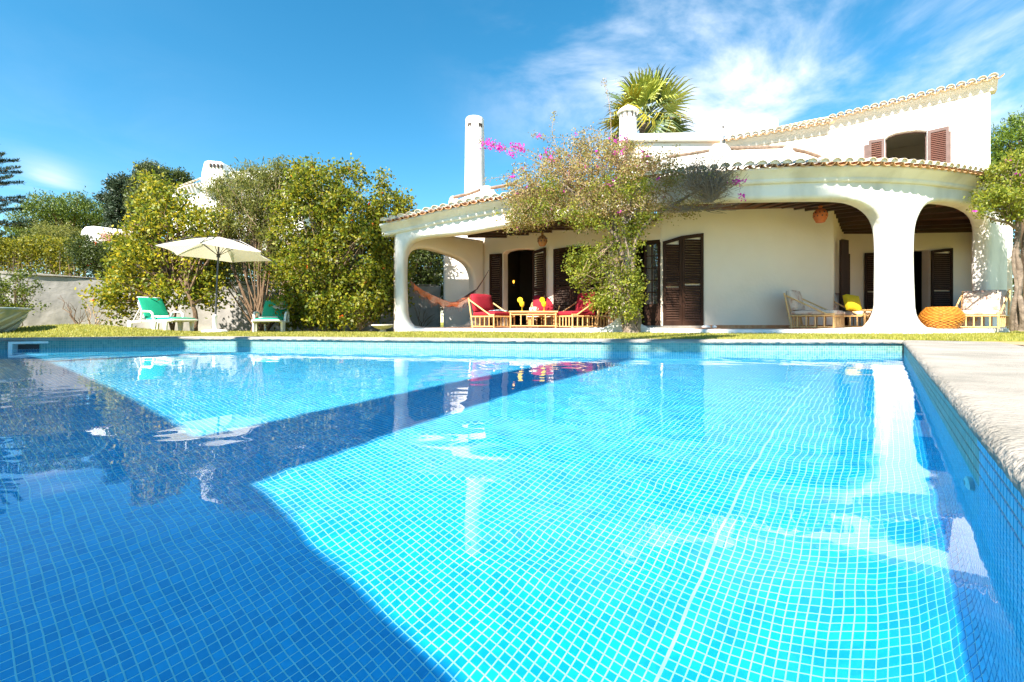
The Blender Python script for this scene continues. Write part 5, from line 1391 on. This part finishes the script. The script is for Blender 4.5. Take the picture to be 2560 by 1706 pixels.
# hedge on top of the garden wall, far left
def hedge():
    t = thing('hedge', 'clipped olive yellow hedge with bare stems above the garden wall at far left', 'hedge', (-15, 16.5, .1))
    n = 42000; px = rng.uniform(-420, 215, n); D = rng.uniform(15.6, 17.6, n)
    f = rng.random(n) ** .55; top_ = 598 + 4 * np.sin(px * .05) + rng.normal(size=n) * 4; py = 712 - (712 - top_) * f
    P = np.stack([(px - 1280) / F * D, D, CZ - (py - HY) / F * D], 1)
    keep = (f > .6) | (rng.random(n) < .6)
    o = link('foliage', quads('foliage', leaves(P[keep], .09, .028)), LM_hedge, t); o['kind'] = 'stuff'
    mb = MB()
    for i in range(150):
        q = R.uniform(-420, 215); d = R.uniform(15.7, 16.6); b = Vector(K(q, 730, d)); tp_ = Vector(K(q + R.uniform(-14, 14), R.uniform(605, 640), d)); mb.tube([b, b.lerp(tp_, .5) + Vector((R.gauss(0, .06), 0, 0)), tp_], [.022, .016, .006], 4, cap=False)
    o = mb.build('stems', M_twig, t); 
hedge()
# umbrella pine far left
shrub('umbrella_pine', 'dark green umbrella pine with a rounded crown beyond the hedge at left', 'tree',
      [(120, 560, 62, 40, 30, 2.0), (170, 530, 70, 34, 30, 2.4), (230, 535, 55, 38, 30, 2.2), (90, 590, 40, 26, 30, 1.6), (260, 565, 25, 22, 30, 1.2), (150, 590, 80, 25, 30, 1.5)],
      [K(170, 640, 30)], LM_pine, 520, 34, .17, .20, .03, nbr=60, r0=.12, bias=(0, 0, 1.0), stems=[([K(165, 815, 30), K(172, 720, 30), K(170, 640, 30), K(176, 590, 30)], .3)])
shrub('olive_bush', 'grey green rounded bush below the umbrella pine', 'bush', [(150, 600, 75, 38, 24, 1.2), (90, 620, 40, 20, 24, 1.0), (190, 610, 30, 30, 24, .8)], [K(140, 690, 24)], LM_wil, 240, 40, .13, .13, .018, nbr=40)
# cypress and cedar
shrub('cypress', 'upright dull green cypress standing behind the shrubs at left', 'tree', [(365, 520, 34, 70, 27, 1.0), (368, 460, 28, 45, 27, .8), (362, 575, 38, 40, 27, 1.0), (372, 432, 16, 20, 27, .5), (340, 500, 14, 40, 27, .5)], [K(365, 600, 27)],
      LM_cyp, 420, 40, .14, .17, .03, nbr=40, bias=(0, 0, 1.6), shell=.6, stems=[([K(365, 815, 27), K(365, 600, 27), K(367, 450, 27)], .22)])
shrub('cedar', 'ragged dark blue green cedar left of the cypress', 'tree', [(300, 500, 20, 26, 28, .7), (285, 462, 10, 14, 28, .4), (262, 496, 16, 6, 28, .4), (310, 460, 18, 18, 28, .6), (315, 530, 24, 30, 28, .8), (290, 545, 16, 14, 28, .6), (300, 578, 26, 24, 28, .8), (330, 470, 14, 24, 28, .5), (272, 520, 10, 7, 28, .4)], [K(318, 560, 28), K(320, 510, 28), K(322, 600, 28)],
      LM_ced, 300, 40, .12, .20, .035, nbr=50, r0=.07, bias=(-.6, 0, .7), stems=[([K(322, 815, 28), K(320, 600, 28), K(318, 470, 28)], .2)])
shrub('dark_conifer', 'dark flat topped conifer behind the cypress, right of it', 'tree', [(430, 445, 34, 12, 30, .9), (405, 430, 10, 14, 30, .5), (455, 450, 16, 14, 30, .6), (415, 470, 26, 22, 30, .9), (440, 490, 30, 26, 30, .8)], [K(425, 520, 30)], LM_dk, 160, 44, .15, .18, .035, nbr=40, r0=.08, stems=[([K(425, 815, 30), K(424, 520, 30)], .2)])
# Norfolk pine at the left edge: tiers of level boughs with upturned needles
def norfolk():
    t = thing('norfolk_pine', 'tiered dark Norfolk pine reaching in from the left edge', 'tree', (X_(-45, 25), 25, .1))
    c = Vector((X_(-45, 25), 25, 0)); mb = MB(); mb.tube([(c.x, 25, .1), (c.x, 25, Z_(370, 25)), (c.x + .02, 25, Z_(340, 25))], [.28, .12, .02], 10); mb.build('trunk', M_barkd, t, smooth=True)
    for (py, ln) in [(350, 30), (385, 62), (412, 82), (440, 84), (484, 80), (510, 68), (544, 112), (585, 62), (612, 95), (640, 110)]:
        P = []; mb = MB(); z = Z_(py + 8, 25)
        for k in range(7):
            a = 2 * math.pi * (k + .12 * (py % 5)) / 7 * 1.0 + .0; l = ln / F * 25 * R.uniform(.85, 1.05); dd = Vector((math.cos(a), math.sin(a), 0)); pts = [Vector((c.x, 25, z)), Vector((c.x, 25, z - .10)) + dd * l * .5, Vector((c.x, 25, z + .10)) + dd * l]
            mb.tube(pts, [.035, .022, .008], 5, cap=False)
            for i in range(230):
                f = R.uniform(.15, 1) ** .8; p = pts[0].lerp(pts[1], f * 2) if f < .5 else pts[1].lerp(pts[2], f * 2 - 1); sd = Vector((-dd.y, dd.x, 0)) * R.uniform(-1, 1) * .18 * (1.15 - f); P.append(p + sd + Vector((0, 0, R.uniform(0, .07))))
        mb.build('bough', M_barkd, t)
        P = np.array([tuple(p) for p in P]); o = link('needles', quads('needles', leaves(P, .19, .016, (0, 0, 1.6))), LM_ced, t); o['kind'] = 'stuff'
norfolk()
# dark shrubs over the wall
shrub('dark_shrub', 'dark glossy shrub spilling over the garden wall left of the hibiscus', 'shrub', [(225, 640, 45, 34, 15.4, .6), (280, 655, 50, 40, 15.4, .6), (320, 620, 30, 30, 15.4, .5), (210, 610, 22, 18, 15.6, .4)], [K(260, 700, 15.6)], LM_dk, 300, 40, .09, .075, .02, nbr=50, flowers=(LM_or, 5, .07))
shrub('dry_creeper', 'dry reddish creeper hanging from the tiled roof of the low white annexe', 'creeper', [(295, 600, 32, 12, 19.6, .4), (270, 592, 14, 8, 19.6, .3), (320, 606, 18, 12, 19.6, .3), (335, 575, 14, 8, 20, .3)], [K(320, 640, 19.7)],
      leafmat('dry_red_leaves', [(.40, .20, .12), (.50, .30, .2), (.3, .15, .08)]), 90, 24, .09, .07, .02, nbr=40, r0=.02, flowers=(LM_bract, 5, .09))
shrub('boundary_shrubs', 'dull green shrubs packed behind the garden wall', 'shrubs', [(300, 690, 60, 26, 17, .5), (420, 680, 80, 40, 17.5, .6), (560, 680, 80, 45, 17.5, .6), (700, 680, 80, 50, 17.5, .6), (820, 680, 80, 60, 17.5, .6), (250, 705, 40, 16, 16.6, .4)], [K(400, 760, 17.5), K(650, 760, 17.5)], LM_dk, 420, 36, .12, .10, .03, nbr=30)
# far left bush on the lawn side of the wall
shrub('leafy_bush', 'small open leafy bush in front of the grey wall at the left edge', 'bush', [(30, 720, 38, 30, 12.6, .4), (70, 722, 28, 20, 12.6, .3), (20, 765, 40, 30, 12.6, .4), (85, 765, 12, 10, 12.4, .2), (55, 775, 24, 18, 12.6, .3), (-30, 740, 50, 60, 12.6, .4), (60, 690, 20, 14, 12.6, .3)], [K(40, 832, 12.6), K(20, 832, 12.7)],
      leafmat('bush_leaves', [(.08, .12, .016), (.05, .08, .012), (.15, .18, .02), (.10, .14, .016)]), 130, 26, .075, .075, .022, nbr=60, r0=.022, flowers=None)
def bare(label, bases, tips, D, r=.016, mt=M_twig):
    t = thing('bare_shrub', label, 'shrub', K(bases[0][0], bases[0][1], D), group=None); mb = MB()
    for (bx, by), lst in zip(bases, tips):
        for (tx, ty) in lst:
            b = Vector(K(bx + R.uniform(-3, 3), by, D)); e = Vector(K(tx, ty, D + R.uniform(-.3, .3))); n = 5
            pts = [b.lerp(e, i / n) + Vector((R.gauss(0, .03), R.gauss(0, .03), R.gauss(0, .02))) * (1 if 0 < i < n else 0) for i in range(n + 1)]
            mb.tube(pts, [max(.004, r * (1 - i / n * .8)) for i in range(n + 1)], 5, cap=False)
            for k in range(3):
                i = R.randint(2, 4); q = pts[i]; e2 = q + (e - b).normalized() * R.uniform(.12, .3) + Vector((R.uniform(-.15, .15), R.uniform(-.1, .1), R.uniform(0, .12))); mb.tube([q, (q + e2) / 2 + Vector((0, 0, .02)), e2], [.006, .005, .003], 4, cap=False)
    mb.build('branch', mt, t)
bare('dark leafless shrub leaning left against the grey wall', [(195, 817)], [[(150, 738), (165, 755), (180, 770), (205, 790), (215, 800)]], 12.4, .018, M_barkd)
bare('pale leafless shrub with fanned twigs against the grey wall', [(225, 817), (240, 815)], [[(205, 745), (215, 760), (228, 770)], [(232, 735), (258, 780), (275, 795), (250, 765), (262, 810)]], 12.6, .014)

# hibiscus with a short brown trunk
tr = [K(487, 829, 12.3), K(490, 790, 12.3), K(482, 760, 12.3), K(470, 735, 12.3)]
shrub('hibiscus', 'yellow green hibiscus tree with a brown trunk behind the left lounger', 'tree',
      [(430, 560, 95, 60, 13.2, .9), (360, 640, 80, 70, 12.9, .9), (470, 650, 100, 70, 13.0, .9), (540, 580, 60, 60, 13.3, .7), (410, 500, 60, 45, 13.4, .7), (330, 710, 60, 45, 12.8, .7), (450, 720, 80, 45, 12.8, .7), (520, 730, 50, 45, 12.8, .6), (260, 735, 40, 25, 12.8, .5), (380, 450, 28, 22, 13.6, .4), (300, 770, 40, 30, 12.9, .4), (400, 765, 40, 20, 12.8, .4)],
      [tr[3], K(430, 720, 12.6), K(400, 760, 12.6), K(500, 740, 12.6)], LM_hib, 620, 28, .12, .105, .034, trunkmat=M_barkd, nbr=150, r0=.04, flowers=(LM_or, 11, .06), shell=.2,
      stems=[(tr, .07), ([K(432, 829, 12.4), K(420, 790, 12.5), K(405, 750, 12.6), K(380, 720, 12.7)], .04), ([tr[2], K(510, 745, 12.4), K(535, 720, 12.6)], .04), ([K(432, 829, 12.4), K(440, 770, 12.5), K(455, 730, 12.7)], .035)])
# willowy oleander with many fanned stems
st = []
for k in range(26):
    bx = 645 + R.uniform(-22, 28); tx = bx + (k - 13) * R.uniform(4, 9); ty = R.uniform(640, 720)
    st.append(([K(bx, 829, 13.0 + R.uniform(-.2, .3)), K((bx * .6 + tx * .4), 780, 13.1), K(tx, ty, 13.2), K(tx + (tx - 645) * .5, ty - 90, 13.3)], R.uniform(.018, .035)))
shrub('oleander', 'tall olive green oleander with many fanned dark stems behind the parasol', 'shrub',
      [(620, 480, 80, 62, 13.8, .9), (560, 500, 45, 34, 13.8, .8), (680, 500, 50, 80, 13.8, .8), (610, 560, 70, 60, 13.6, .8), (700, 440, 30, 40, 13.8, .5), (600, 455, 26, 16, 13.9, .4), (690, 600, 45, 50, 13.6, .6), (650, 440, 34, 16, 13.9, .4), (600, 650, 60, 30, 13.6, .5), (680, 670, 45, 40, 13.5, .5), (560, 700, 30, 30, 13.4, .4)],
      [K(600, 660, 13.4), K(640, 640, 13.4), K(680, 650, 13.4), K(560, 640, 13.5)], LM_wil, 620, 40, .10, .12, .013, trunkmat=M_twig, nbr=190, r0=.022, bias=(0, 0, 1.1), shell=.2, stems=st)
# big flowering shrub
shrub('flowering_shrub', 'massive yellow green shrub dotted with orange flowers filling the space up to the veranda', 'shrub',
      [(800, 478, 84, 58, 13.6, 1.1), (880, 548, 84, 78, 13.4, 1.2), (760, 560, 80, 90, 13.2, 1.2), (900, 640, 90, 100, 13.2, 1.2), (770, 680, 90, 80, 13.0, 1.2), (960, 545, 46, 50, 13.6, .9), (850, 770, 110, 55, 12.9, 1.1), (740, 770, 50, 55, 12.9, .9), (950, 720, 50, 80, 13.3, .9), (900, 440, 16, 32, 13.6, .4), (958, 458, 14, 30, 13.6, .35), (1005, 510, 26, 40, 13.9, .5), (760, 430, 40, 26, 13.6, .5), (860, 430, 20, 18, 13.6, .4), (990, 600, 30, 60, 13.9, .6), (1000, 700, 25, 100, 14.2, .6)],
      [K(780, 825, 13.0), K(850, 825, 13.1), K(900, 825, 13.1), K(820, 740, 13.2)], LM_big, 1350, 30, .11, .105, .033, trunkmat=M_twig, nbr=260, r0=.03, flowers=(LM_or, 46, .05), shell=.45)
# dark trees seen through the left arch
shrub('dark_tree', 'dark glossy tree seen through the left arch of the veranda', 'tree', [(1060, 660, 60, 60, 17, 1.0), (1090, 730, 50, 50, 17, .9), (1040, 760, 40, 50, 17, .8), (1060, 610, 50, 40, 17, .8)], [K(1060, 815, 17)], LM_dk, 420, 40, .12, .10, .03, nbr=60,
      stems=[([K(1062, 822, 17), K(1058, 740, 17), K(1070, 680, 17)], .1)])
bare('thin bare shrub behind the hammock against the garden wall', [(1052, 820)], [[(1035, 770), (1060, 775), (1075, 790), (1048, 760), (1082, 800)]], 15.0, .014, M_barkd)
# right edge: pine behind the house
shrub('pine', 'bright green pine rising beyond the right corner of the house', 'tree', [(2545, 320, 30, 26, 22, 1.2), (2520, 365, 40, 34, 22, 1.5), (2560, 395, 60, 40, 22, 1.6), (2500, 410, 24, 26, 22, 1.0), (2620, 350, 50, 60, 22, 1.6), (2530, 440, 50, 30, 22, 1.4), (2555, 296, 10, 14, 22, .4)], [K(2560, 460, 22)],
      leafmat('bright_pine', [(.10, .17, .015), (.15, .22, .02), (.06, .11, .012), (.2, .26, .03)], .3), 360, 40, .13, .16, .025, nbr=50, r0=.08, bias=(0, 0, .9), stems=[([K(2575, 815, 22), K(2565, 600, 22), K(2560, 420, 22)], .25)])
# climbing tree at right edge
def rightvine():
    base = K(2545, 824, 10.6)
    tr_ = [([K(2548, 826, 10.6), K(2540, 760, 10.6), K(2552, 690, 10.6), K(2538, 620, 10.6), K(2550, 560, 10.6), K(2530, 520, 10.5)], .075),
           ([K(2568, 826, 10.6), K(2575, 700, 10.7), K(2556, 600, 10.6), K(2585, 540, 10.6)], .075), ([K(2530, 826, 10.7), K(2534, 760, 10.5), K(2545, 720, 10.5), K(2530, 650, 10.5), K(2542, 590, 10.5)], .05),
           ([K(2545, 575, 10.5), K(2520, 556, 10.4), K(2490, 552, 10.3), K(2465, 540, 10.2)], .035), ([K(2556, 826, 10.5), K(2560, 790, 10.4), K(2548, 740, 10.45)], .08)]
    shrub('flowering_vine', 'gnarled climbing tree with yellow green leaves at the right end of the veranda', 'vine',
          [(2530, 425, 50, 26, 10.7, .6), (2540, 470, 60, 34, 10.6, .7), (2500, 500, 46, 24, 10.3, .5), (2540, 525, 50, 26, 10.4, .5), (2475, 492, 26, 10, 10.2, .3), (2580, 480, 50, 60, 10.6, .6), (2560, 400, 40, 18, 10.7, .4), (2450, 532, 14, 6, 10.1, .15)],
          [tr_[0][0][-1], tr_[1][0][-1], tr_[3][0][1]], LM_vgr, 330, 34, .075, .062, .022, trunkmat=M_bark, nbr=110, r0=.03, flowers=(LM_bract, 5, .06), stems=tr_, shell=.2)
rightvine()

# ---- the bougainvillea over the middle pillar
def vine():
    D = 10.95
    tr_ = [([K(1577, 834, D), K(1580, 800, D), K(1570, 765, D), K(1572, 730, D), K(1560, 690, D), K(1556, 650, D + .1), K(1545, 600, D + .1), K(1530, 540, D)], .105),
           ([K(1592, 834, D), K(1598, 790, D), K(1582, 760, D), K(1590, 720, D), K(1580, 660, D), K(1590, 600, D)], .075), ([K(1562, 834, D), K(1556, 800, D), K(1548, 760, D), K(1520, 700, D - .1), K(1500, 640, D - .1)], .04),
           ([K(1580, 640, D), K(1600, 570, D - .1), K(1660, 525, D - .2), K(1740, 480, D - .3), K(1800, 440, D - .3)], .045), ([K(1545, 600, D), K(1480, 520, D), K(1420, 470, D + .2), K(1380, 440, D + .3)], .045),
           ([K(1560, 560, D), K(1590, 480, D), K(1600, 420, D + .2)], .05), ([K(1570, 700, D), K(1574, 640, D - .1), K(1560, 590, D - .1)], .03)]
    blobs = [(1330, 520, 85, 52, 11.4, .8), (1420, 450, 110, 62, 11.4, 1.0), (1520, 430, 110, 62, 11.3, 1.0), (1620, 450, 90, 50, 11.1, .8), (1480, 520, 110, 50, 11.2, .9), (1600, 520, 80, 40, 11.0, .6), (1380, 410, 50, 30, 11.6, .6), (1280, 555, 55, 18, 11.5, .5), (1450, 375, 80, 28, 11.6, .7), (1560, 380, 70, 26, 11.5, .6), (1300, 460, 40, 40, 11.6, .6), (1700, 520, 60, 16, 10.7, .3), (1640, 410, 50, 24, 11.1, .5), (1700, 440, 50, 34, 10.7, .35)]
    t = shrub('bougainvillea', 'big bougainvillea over the middle pillar, half dry brown, with scattered pink bracts', 'vine', blobs, [tr_[0][0][-1], K(1480, 500, 11.2), K(1420, 460, 11.3), K(1600, 450, 11.2), K(1560, 430, 11.3), K(1340, 500, 11.4)],
              LM_vine, 1050, 27, .085, .055, .018, trunkmat=M_twig, nbr=420, r0=.016, flowers=(LM_bract, 55, .055), stems=None, shell=.15)
    mb = MB()
    for pts, rr in tr_:
        q2 = chaikin([tuple(p) for p in pts], 2); n = len(q2); mb.tube(q2, [rr * (1 - .5 * i / n) for i in range(n)], 10, wob=.14)
    mb.lathe([(.20, 0), (.15, .08), (.11, .2), (.09, .3)], K(1577, 834, D), 12)
    mb.build('trunk', M_bark, t, smooth=True)
    # green lower growth
    P, _ = blobpts([(1500, 660, 55, 34, D, .4), (1460, 700, 40, 30, D, .3), (1540, 720, 70, 50, D - .1, .5), (1580, 680, 28, 46, D - .1, .3), (1480, 635, 36, 30, D, .3), (1570, 775, 40, 34, D - .15, .35), (1500, 760, 50, 30, D, .3), (1592, 740, 20, 40, D - .1, .25), (1560, 600, 50, 40, D, .35), (1440, 660, 26, 40, D, .25), (1600, 560, 26, 26, D, .25)], 330, .2)
    k = rng.poisson(25, len(P)); Q = np.repeat(P, k, 0) + rng.normal(size=(k.sum(), 3)) * .07
    o = link('green_foliage', quads('green_foliage', leaves(Q, .065, .021)), LM_vgr, t); o['kind'] = 'stuff'
    branches([K(1570, 730, D), K(1560, 650, D), K(1550, 600, D), K(1590, 700, D)], P[:110], M_twig, t, r0=.016)
    # green patches within the dry mass
    P, _ = blobpts([(1280, 540, 50, 22, 11.3, .4), (1340, 520, 60, 34, 11.0, .4), (1440, 540, 70, 24, 10.8, .3), (1530, 480, 60, 40, 10.7, .4), (1380, 470, 40, 30, 10.9, .3), (1600, 470, 40, 30, 10.6, .3), (1490, 560, 60, 20, 10.7, .3), (1620, 540, 40, 14, 10.6, .25)], 150, .1)
    k = rng.poisson(26, len(P)); Q = np.repeat(P, k, 0) + rng.normal(size=(k.sum(), 3)) * .07
    o = link('green_foliage', quads('green_foliage', leaves(Q, .06, .02)), LM_vgr, t); o['kind'] = 'stuff'
    # long sprays
    mb = MB(); FP = []; LP = []
    for pts in [[(1400, 430), (1330, 400), (1270, 372), (1215, 360), (1200, 357)], [(1390, 420), (1340, 385), (1300, 370), (1282, 365)], [(1420, 400), (1370, 350), (1345, 342), (1330, 338)], [(1400, 390), (1378, 330), (1384, 300), (1388, 285)], [(1480, 370), (1440, 345), (1390, 345), (1355, 342)],
                [(1500, 330), (1470, 320), (1455, 330)], [(1300, 450), (1260, 440), (1210, 452)], [(1530, 380), (1525, 260), (1512, 215), (1508, 203)], [(1600, 400), (1640, 350), (1650, 345)], [(1640, 420), (1680, 370), (1700, 375)]]:
        q = chaikin([K(a, b, 11.3) for a, b in pts], 2); mb.tube(q, [.008 * (1 - .7 * i / len(q)) for i in range(len(q))], 5, cap=False)
        for p in q[3:]:
            for _ in range(5): LP.append(Vector(p) + Vector((R.gauss(0, .04), R.gauss(0, .04), R.gauss(0, .04))))
    for (a, b, n, s) in [(1218, 359, 80, .05), (1236, 366, 55, .045), (1250, 370, 50, .035), (1290, 366, 50, .04), (1303, 374, 40, .03), (1279, 386, 40, .035), (1347, 341, 14, .03), (1370, 378, 14, .03), (1385, 398, 16, .04), (1284, 444, 14, .03), (1527, 458, 30, .045), (1545, 353, 20, .04), (1559, 345, 20, .04), (1450, 412, 12, .04), (1620, 393, 16, .03), (1660, 436, 14, .03), (1665, 446, 14, .03), (1838, 455, 24, .03), (1850, 452, 20, .03), (1855, 492, 24, .03), (1548, 384, 14, .03)]:
        c = Vector(K(a, b, 11.3 if a < 1500 else (10.9 if a < 1750 else 10.0)))
        for _ in range(n): FP.append(c + Vector((R.gauss(0, s * 1.8), R.gauss(0, s), R.gauss(0, s))))
    mb.build('spray', M_twig, t)
    o = link('bracts', quads('bracts', leaves(np.array([tuple(p) for p in FP]), .055, .024)), LM_bract, t); o['kind'] = 'stuff'
    o = link('spray_leaves', quads('spray_leaves', leaves(np.array([tuple(p) for p in LP]), .05, .016)), LM_vine, t); o['kind'] = 'stuff'
    # leafless grey tangle on the right
    mb = MB()
    for k in range(230):
        a = math.radians(R.uniform(15, 165)); l = R.uniform(.5, 1.0); b = (1770 + R.uniform(-12, 12), 500 + R.uniform(-20, 8)); e = (b[0] + math.cos(a) * 95 * l, b[1] - math.sin(a) * 110 * l)
        Dd = 10.1 + R.uniform(-.35, .2); B_, E_2 = Vector(K(b[0], b[1], 10.1)), Vector(K(e[0], e[1], Dd)); m1 = B_.lerp(E_2, .4) + Vector((R.gauss(0, .05), 0, R.gauss(0, .05))); m2 = B_.lerp(E_2, .75) + Vector((R.gauss(0, .06), 0, R.gauss(0, .06)))
        mb.tube([B_, m1, m2, E_2], [.009, .007, .005, .003], 4, cap=False)
        for j in range(3):
            q = m1.lerp(E_2, R.random()); mb.tube([q, q + Vector((R.gauss(0, .12), R.gauss(0, .06), R.gauss(.04, .1)))], [.004, .0025], 3, cap=False)
    for k in range(40):
        b = Vector(K(R.uniform(1700, 1780), R.uniform(515, 530), 10.3)); e = Vector(K(R.uniform(1640, 1860), R.uniform(500, 540), 10.2)); mb.tube([b, (b + e) / 2 + Vector((0, 0, R.gauss(0, .05))), e], [.007, .005, .003], 4, cap=False)
    mb.build('dry_tangle', mat('grey_brown_twig', (.20, .155, .12), .9), t)
    P, _ = blobpts([(1770, 440, 80, 60, 10.1, .3), (1760, 510, 80, 14, 10.2, .3)], 150, .1); Q = np.repeat(P, 5, 0) + rng.normal(size=(len(P) * 5, 3)) * .04
    o = link('dry_leaves', quads('dry_leaves', leaves(Q, .045, .014)), LM_vine, t); o['kind'] = 'stuff'
vine()

# ---- fan palm behind the house
def palm():
    D = 20.5; c = Vector(K(1612, 305, D)); t = thing('fan_palm', 'fan palm with stiff green fans and yellow lower fronds rising above the roof', 'palm', (c.x, D, .1))
    mb = MB(); mb.tube([(c.x - .1, D, .1), (c.x - .05, D, 3), (c.x, D, c.z - .1)], [.3, .26, .22], 12, wob=.1); mb.build('trunk', M_bark, t, smooth=True)
    mg = mat('palm_green', (.24, .30, .045), .5, (.38, .38, .06), 5); my = mat('palm_yellow', (.40, .32, .03), .5, (.26, .26, .03), 3); md_ = mat('palm_dark', (.05, .085, .025), .5, (.09, .13, .03), 3)
    def frondmesh(seed, dry):
        r = random.Random(seed); mb = MB(); pl = .68; mb.tube([(0, 0, 0), (pl * .5, 0, .06), (pl, 0, .02)], [.022, .016, .012], 5)
        n = 19
        for k in range(n):
            a = math.radians(-66 + 132 * k / (n - 1)) + r.gauss(0, .02); l = (.60 + .52 * math.cos(a)) * r.uniform(.9, 1.08); w = .042
            d = Vector((math.cos(a), math.sin(a), 0)); s_ = Vector((-d.y, d.x, 0)); o_ = Vector((pl, 0, .02)); cup = .22 * abs(math.sin(a)) 
            p1 = o_ + d * l * .55 + Vector((0, 0, cup * l * .5)); dr = (.22 + dry) * r.uniform(.6, 1.5); p2 = o_ + d * l * .92 + Vector((0, 0, cup * l * .7 - dr * .35)); p3 = o_ + d * l * 1.02 + Vector((0, 0, cup * l * .6 - dr))
            lift = Vector((0, 0, .018))
            mb.add([o_, p1 + s_ * w, p1 + lift, p1 - s_ * w, p2 + s_ * w * .4, p2 - s_ * w * .4, p3], [(0, 1, 2), (0, 2, 3), (1, 4, 2), (2, 4, 5), (2, 5, 3), (4, 6, 5)])
        return mb.mesh('frond')
    variants = [frondmesh(i, d) for i, d in enumerate((.0, .05, .1, .35, .5))]
    N_ = 38
    for i in range(N_):
        f = i / (N_ - 1); el = 84 - 122 * f ** .8; az = i * 137.5 + R.uniform(-10, 10)
        v = variants[0 if f < .4 else (1 if f < .55 else (2 if f < .75 else (3 if f < .9 else 4)))]
        me = v.copy() if False else v
        o = bpy.data.objects.new('frond', me); COL.objects.link(o); o.parent = t
        if len(me.materials) == 0: me.materials.append(mg)
        o.material_slots[0].link = 'OBJECT'; o.material_slots[0].material = (mg if f < .5 else (md_ if R.random() < .35 else my)) if R.random() < .85 else md_
        sc = R.uniform(1.05, 1.32) * (1.0 if f > .2 else .95)
        M = Matrix.Translation(c - Vector(t.location) + Vector((0, 0, .15 * (1 - f)))) @ Matrix.Rotation(math.radians(az), 4, 'Z') @ Matrix.Rotation(math.radians(-el), 4, 'Y') @ Matrix.Rotation(math.radians(R.uniform(-60, 60)), 4, 'X') @ Matrix.Scale(sc, 4)
        o.matrix_basis = M
palm()
# tall pine behind the pool house: its thin crown dapples the veranda front
def tall_pine():
    L_ = 20.5 / math.cos(SUN_EL); tg = [(1850, 700, 11.6, 1.5, 1.0), (1960, 740, 11.6, 1.2, .9), (1900, 800, 10.4, .9, .6), (2050, 790, 11.8, .9, .6), (1000, 640, 12.6, .7, .8), (1010, 760, 12.5, .5, .5)]
    cs = [Vector(K(a, b, d)) + SD * L_ for a, b, d, r, h in tg]; pr = Vector((math.cos(SUN_AZ), -math.sin(SUN_AZ), 0)); base = cs[0] + pr * (-2.8 - cs[0].xy.dot(pr.xy)); base.z = .1
    t = thing('tall_pine', 'very tall thin crowned pine behind the pool house', 'tree', base); P = []
    for c, (a, b, d, r, h), n in zip(cs, tg, (300, 210, 60, 70, 40, 14)):
        u = unit(rng.normal(size=(n, 3))); q = rng.uniform(0, 1, (n, 1)) ** (1 / 3); P.append(np.array(c) + u * q * np.array([r, r, h]))
    P = np.concatenate(P); k = rng.poisson(26, len(P)); Q = np.repeat(P, k, 0) + rng.normal(size=(k.sum(), 3)) * .14
    o = link('foliage', quads('foliage', leaves(Q, .22, .035, (0, 0, .8))), LM_pine, t); o['kind'] = 'stuff'
    mb = MB(); mb.tube([base, base + Vector((.2, .1, 10)), Vector((base.x, base.y, cs[0].z - 1.5))], [.3, .22, .12], 10, wob=.08); mb.build('trunk', M_bark, t, smooth=True)
    branches([(base.x, base.y, cs[0].z - 1.6)], [tuple(c) for c in cs], M_bark, t, r0=.06)
tall_pine()
# trees far behind the garden so that the horizon stays closed from other places
shrub('background_trees', 'low dark trees beyond the garden wall behind the big shrub', 'trees', [(800, 640, 260, 90, 34, 2.0), (1100, 700, 200, 80, 36, 2.0), (2700, 600, 240, 180, 30, 3), (-200, 600, 250, 60, 34, 3)], [K(700, 800, 34)], LM_dk, 700, 26, .35, .30, .10, nbr=20)['kind'] = 'stuff'
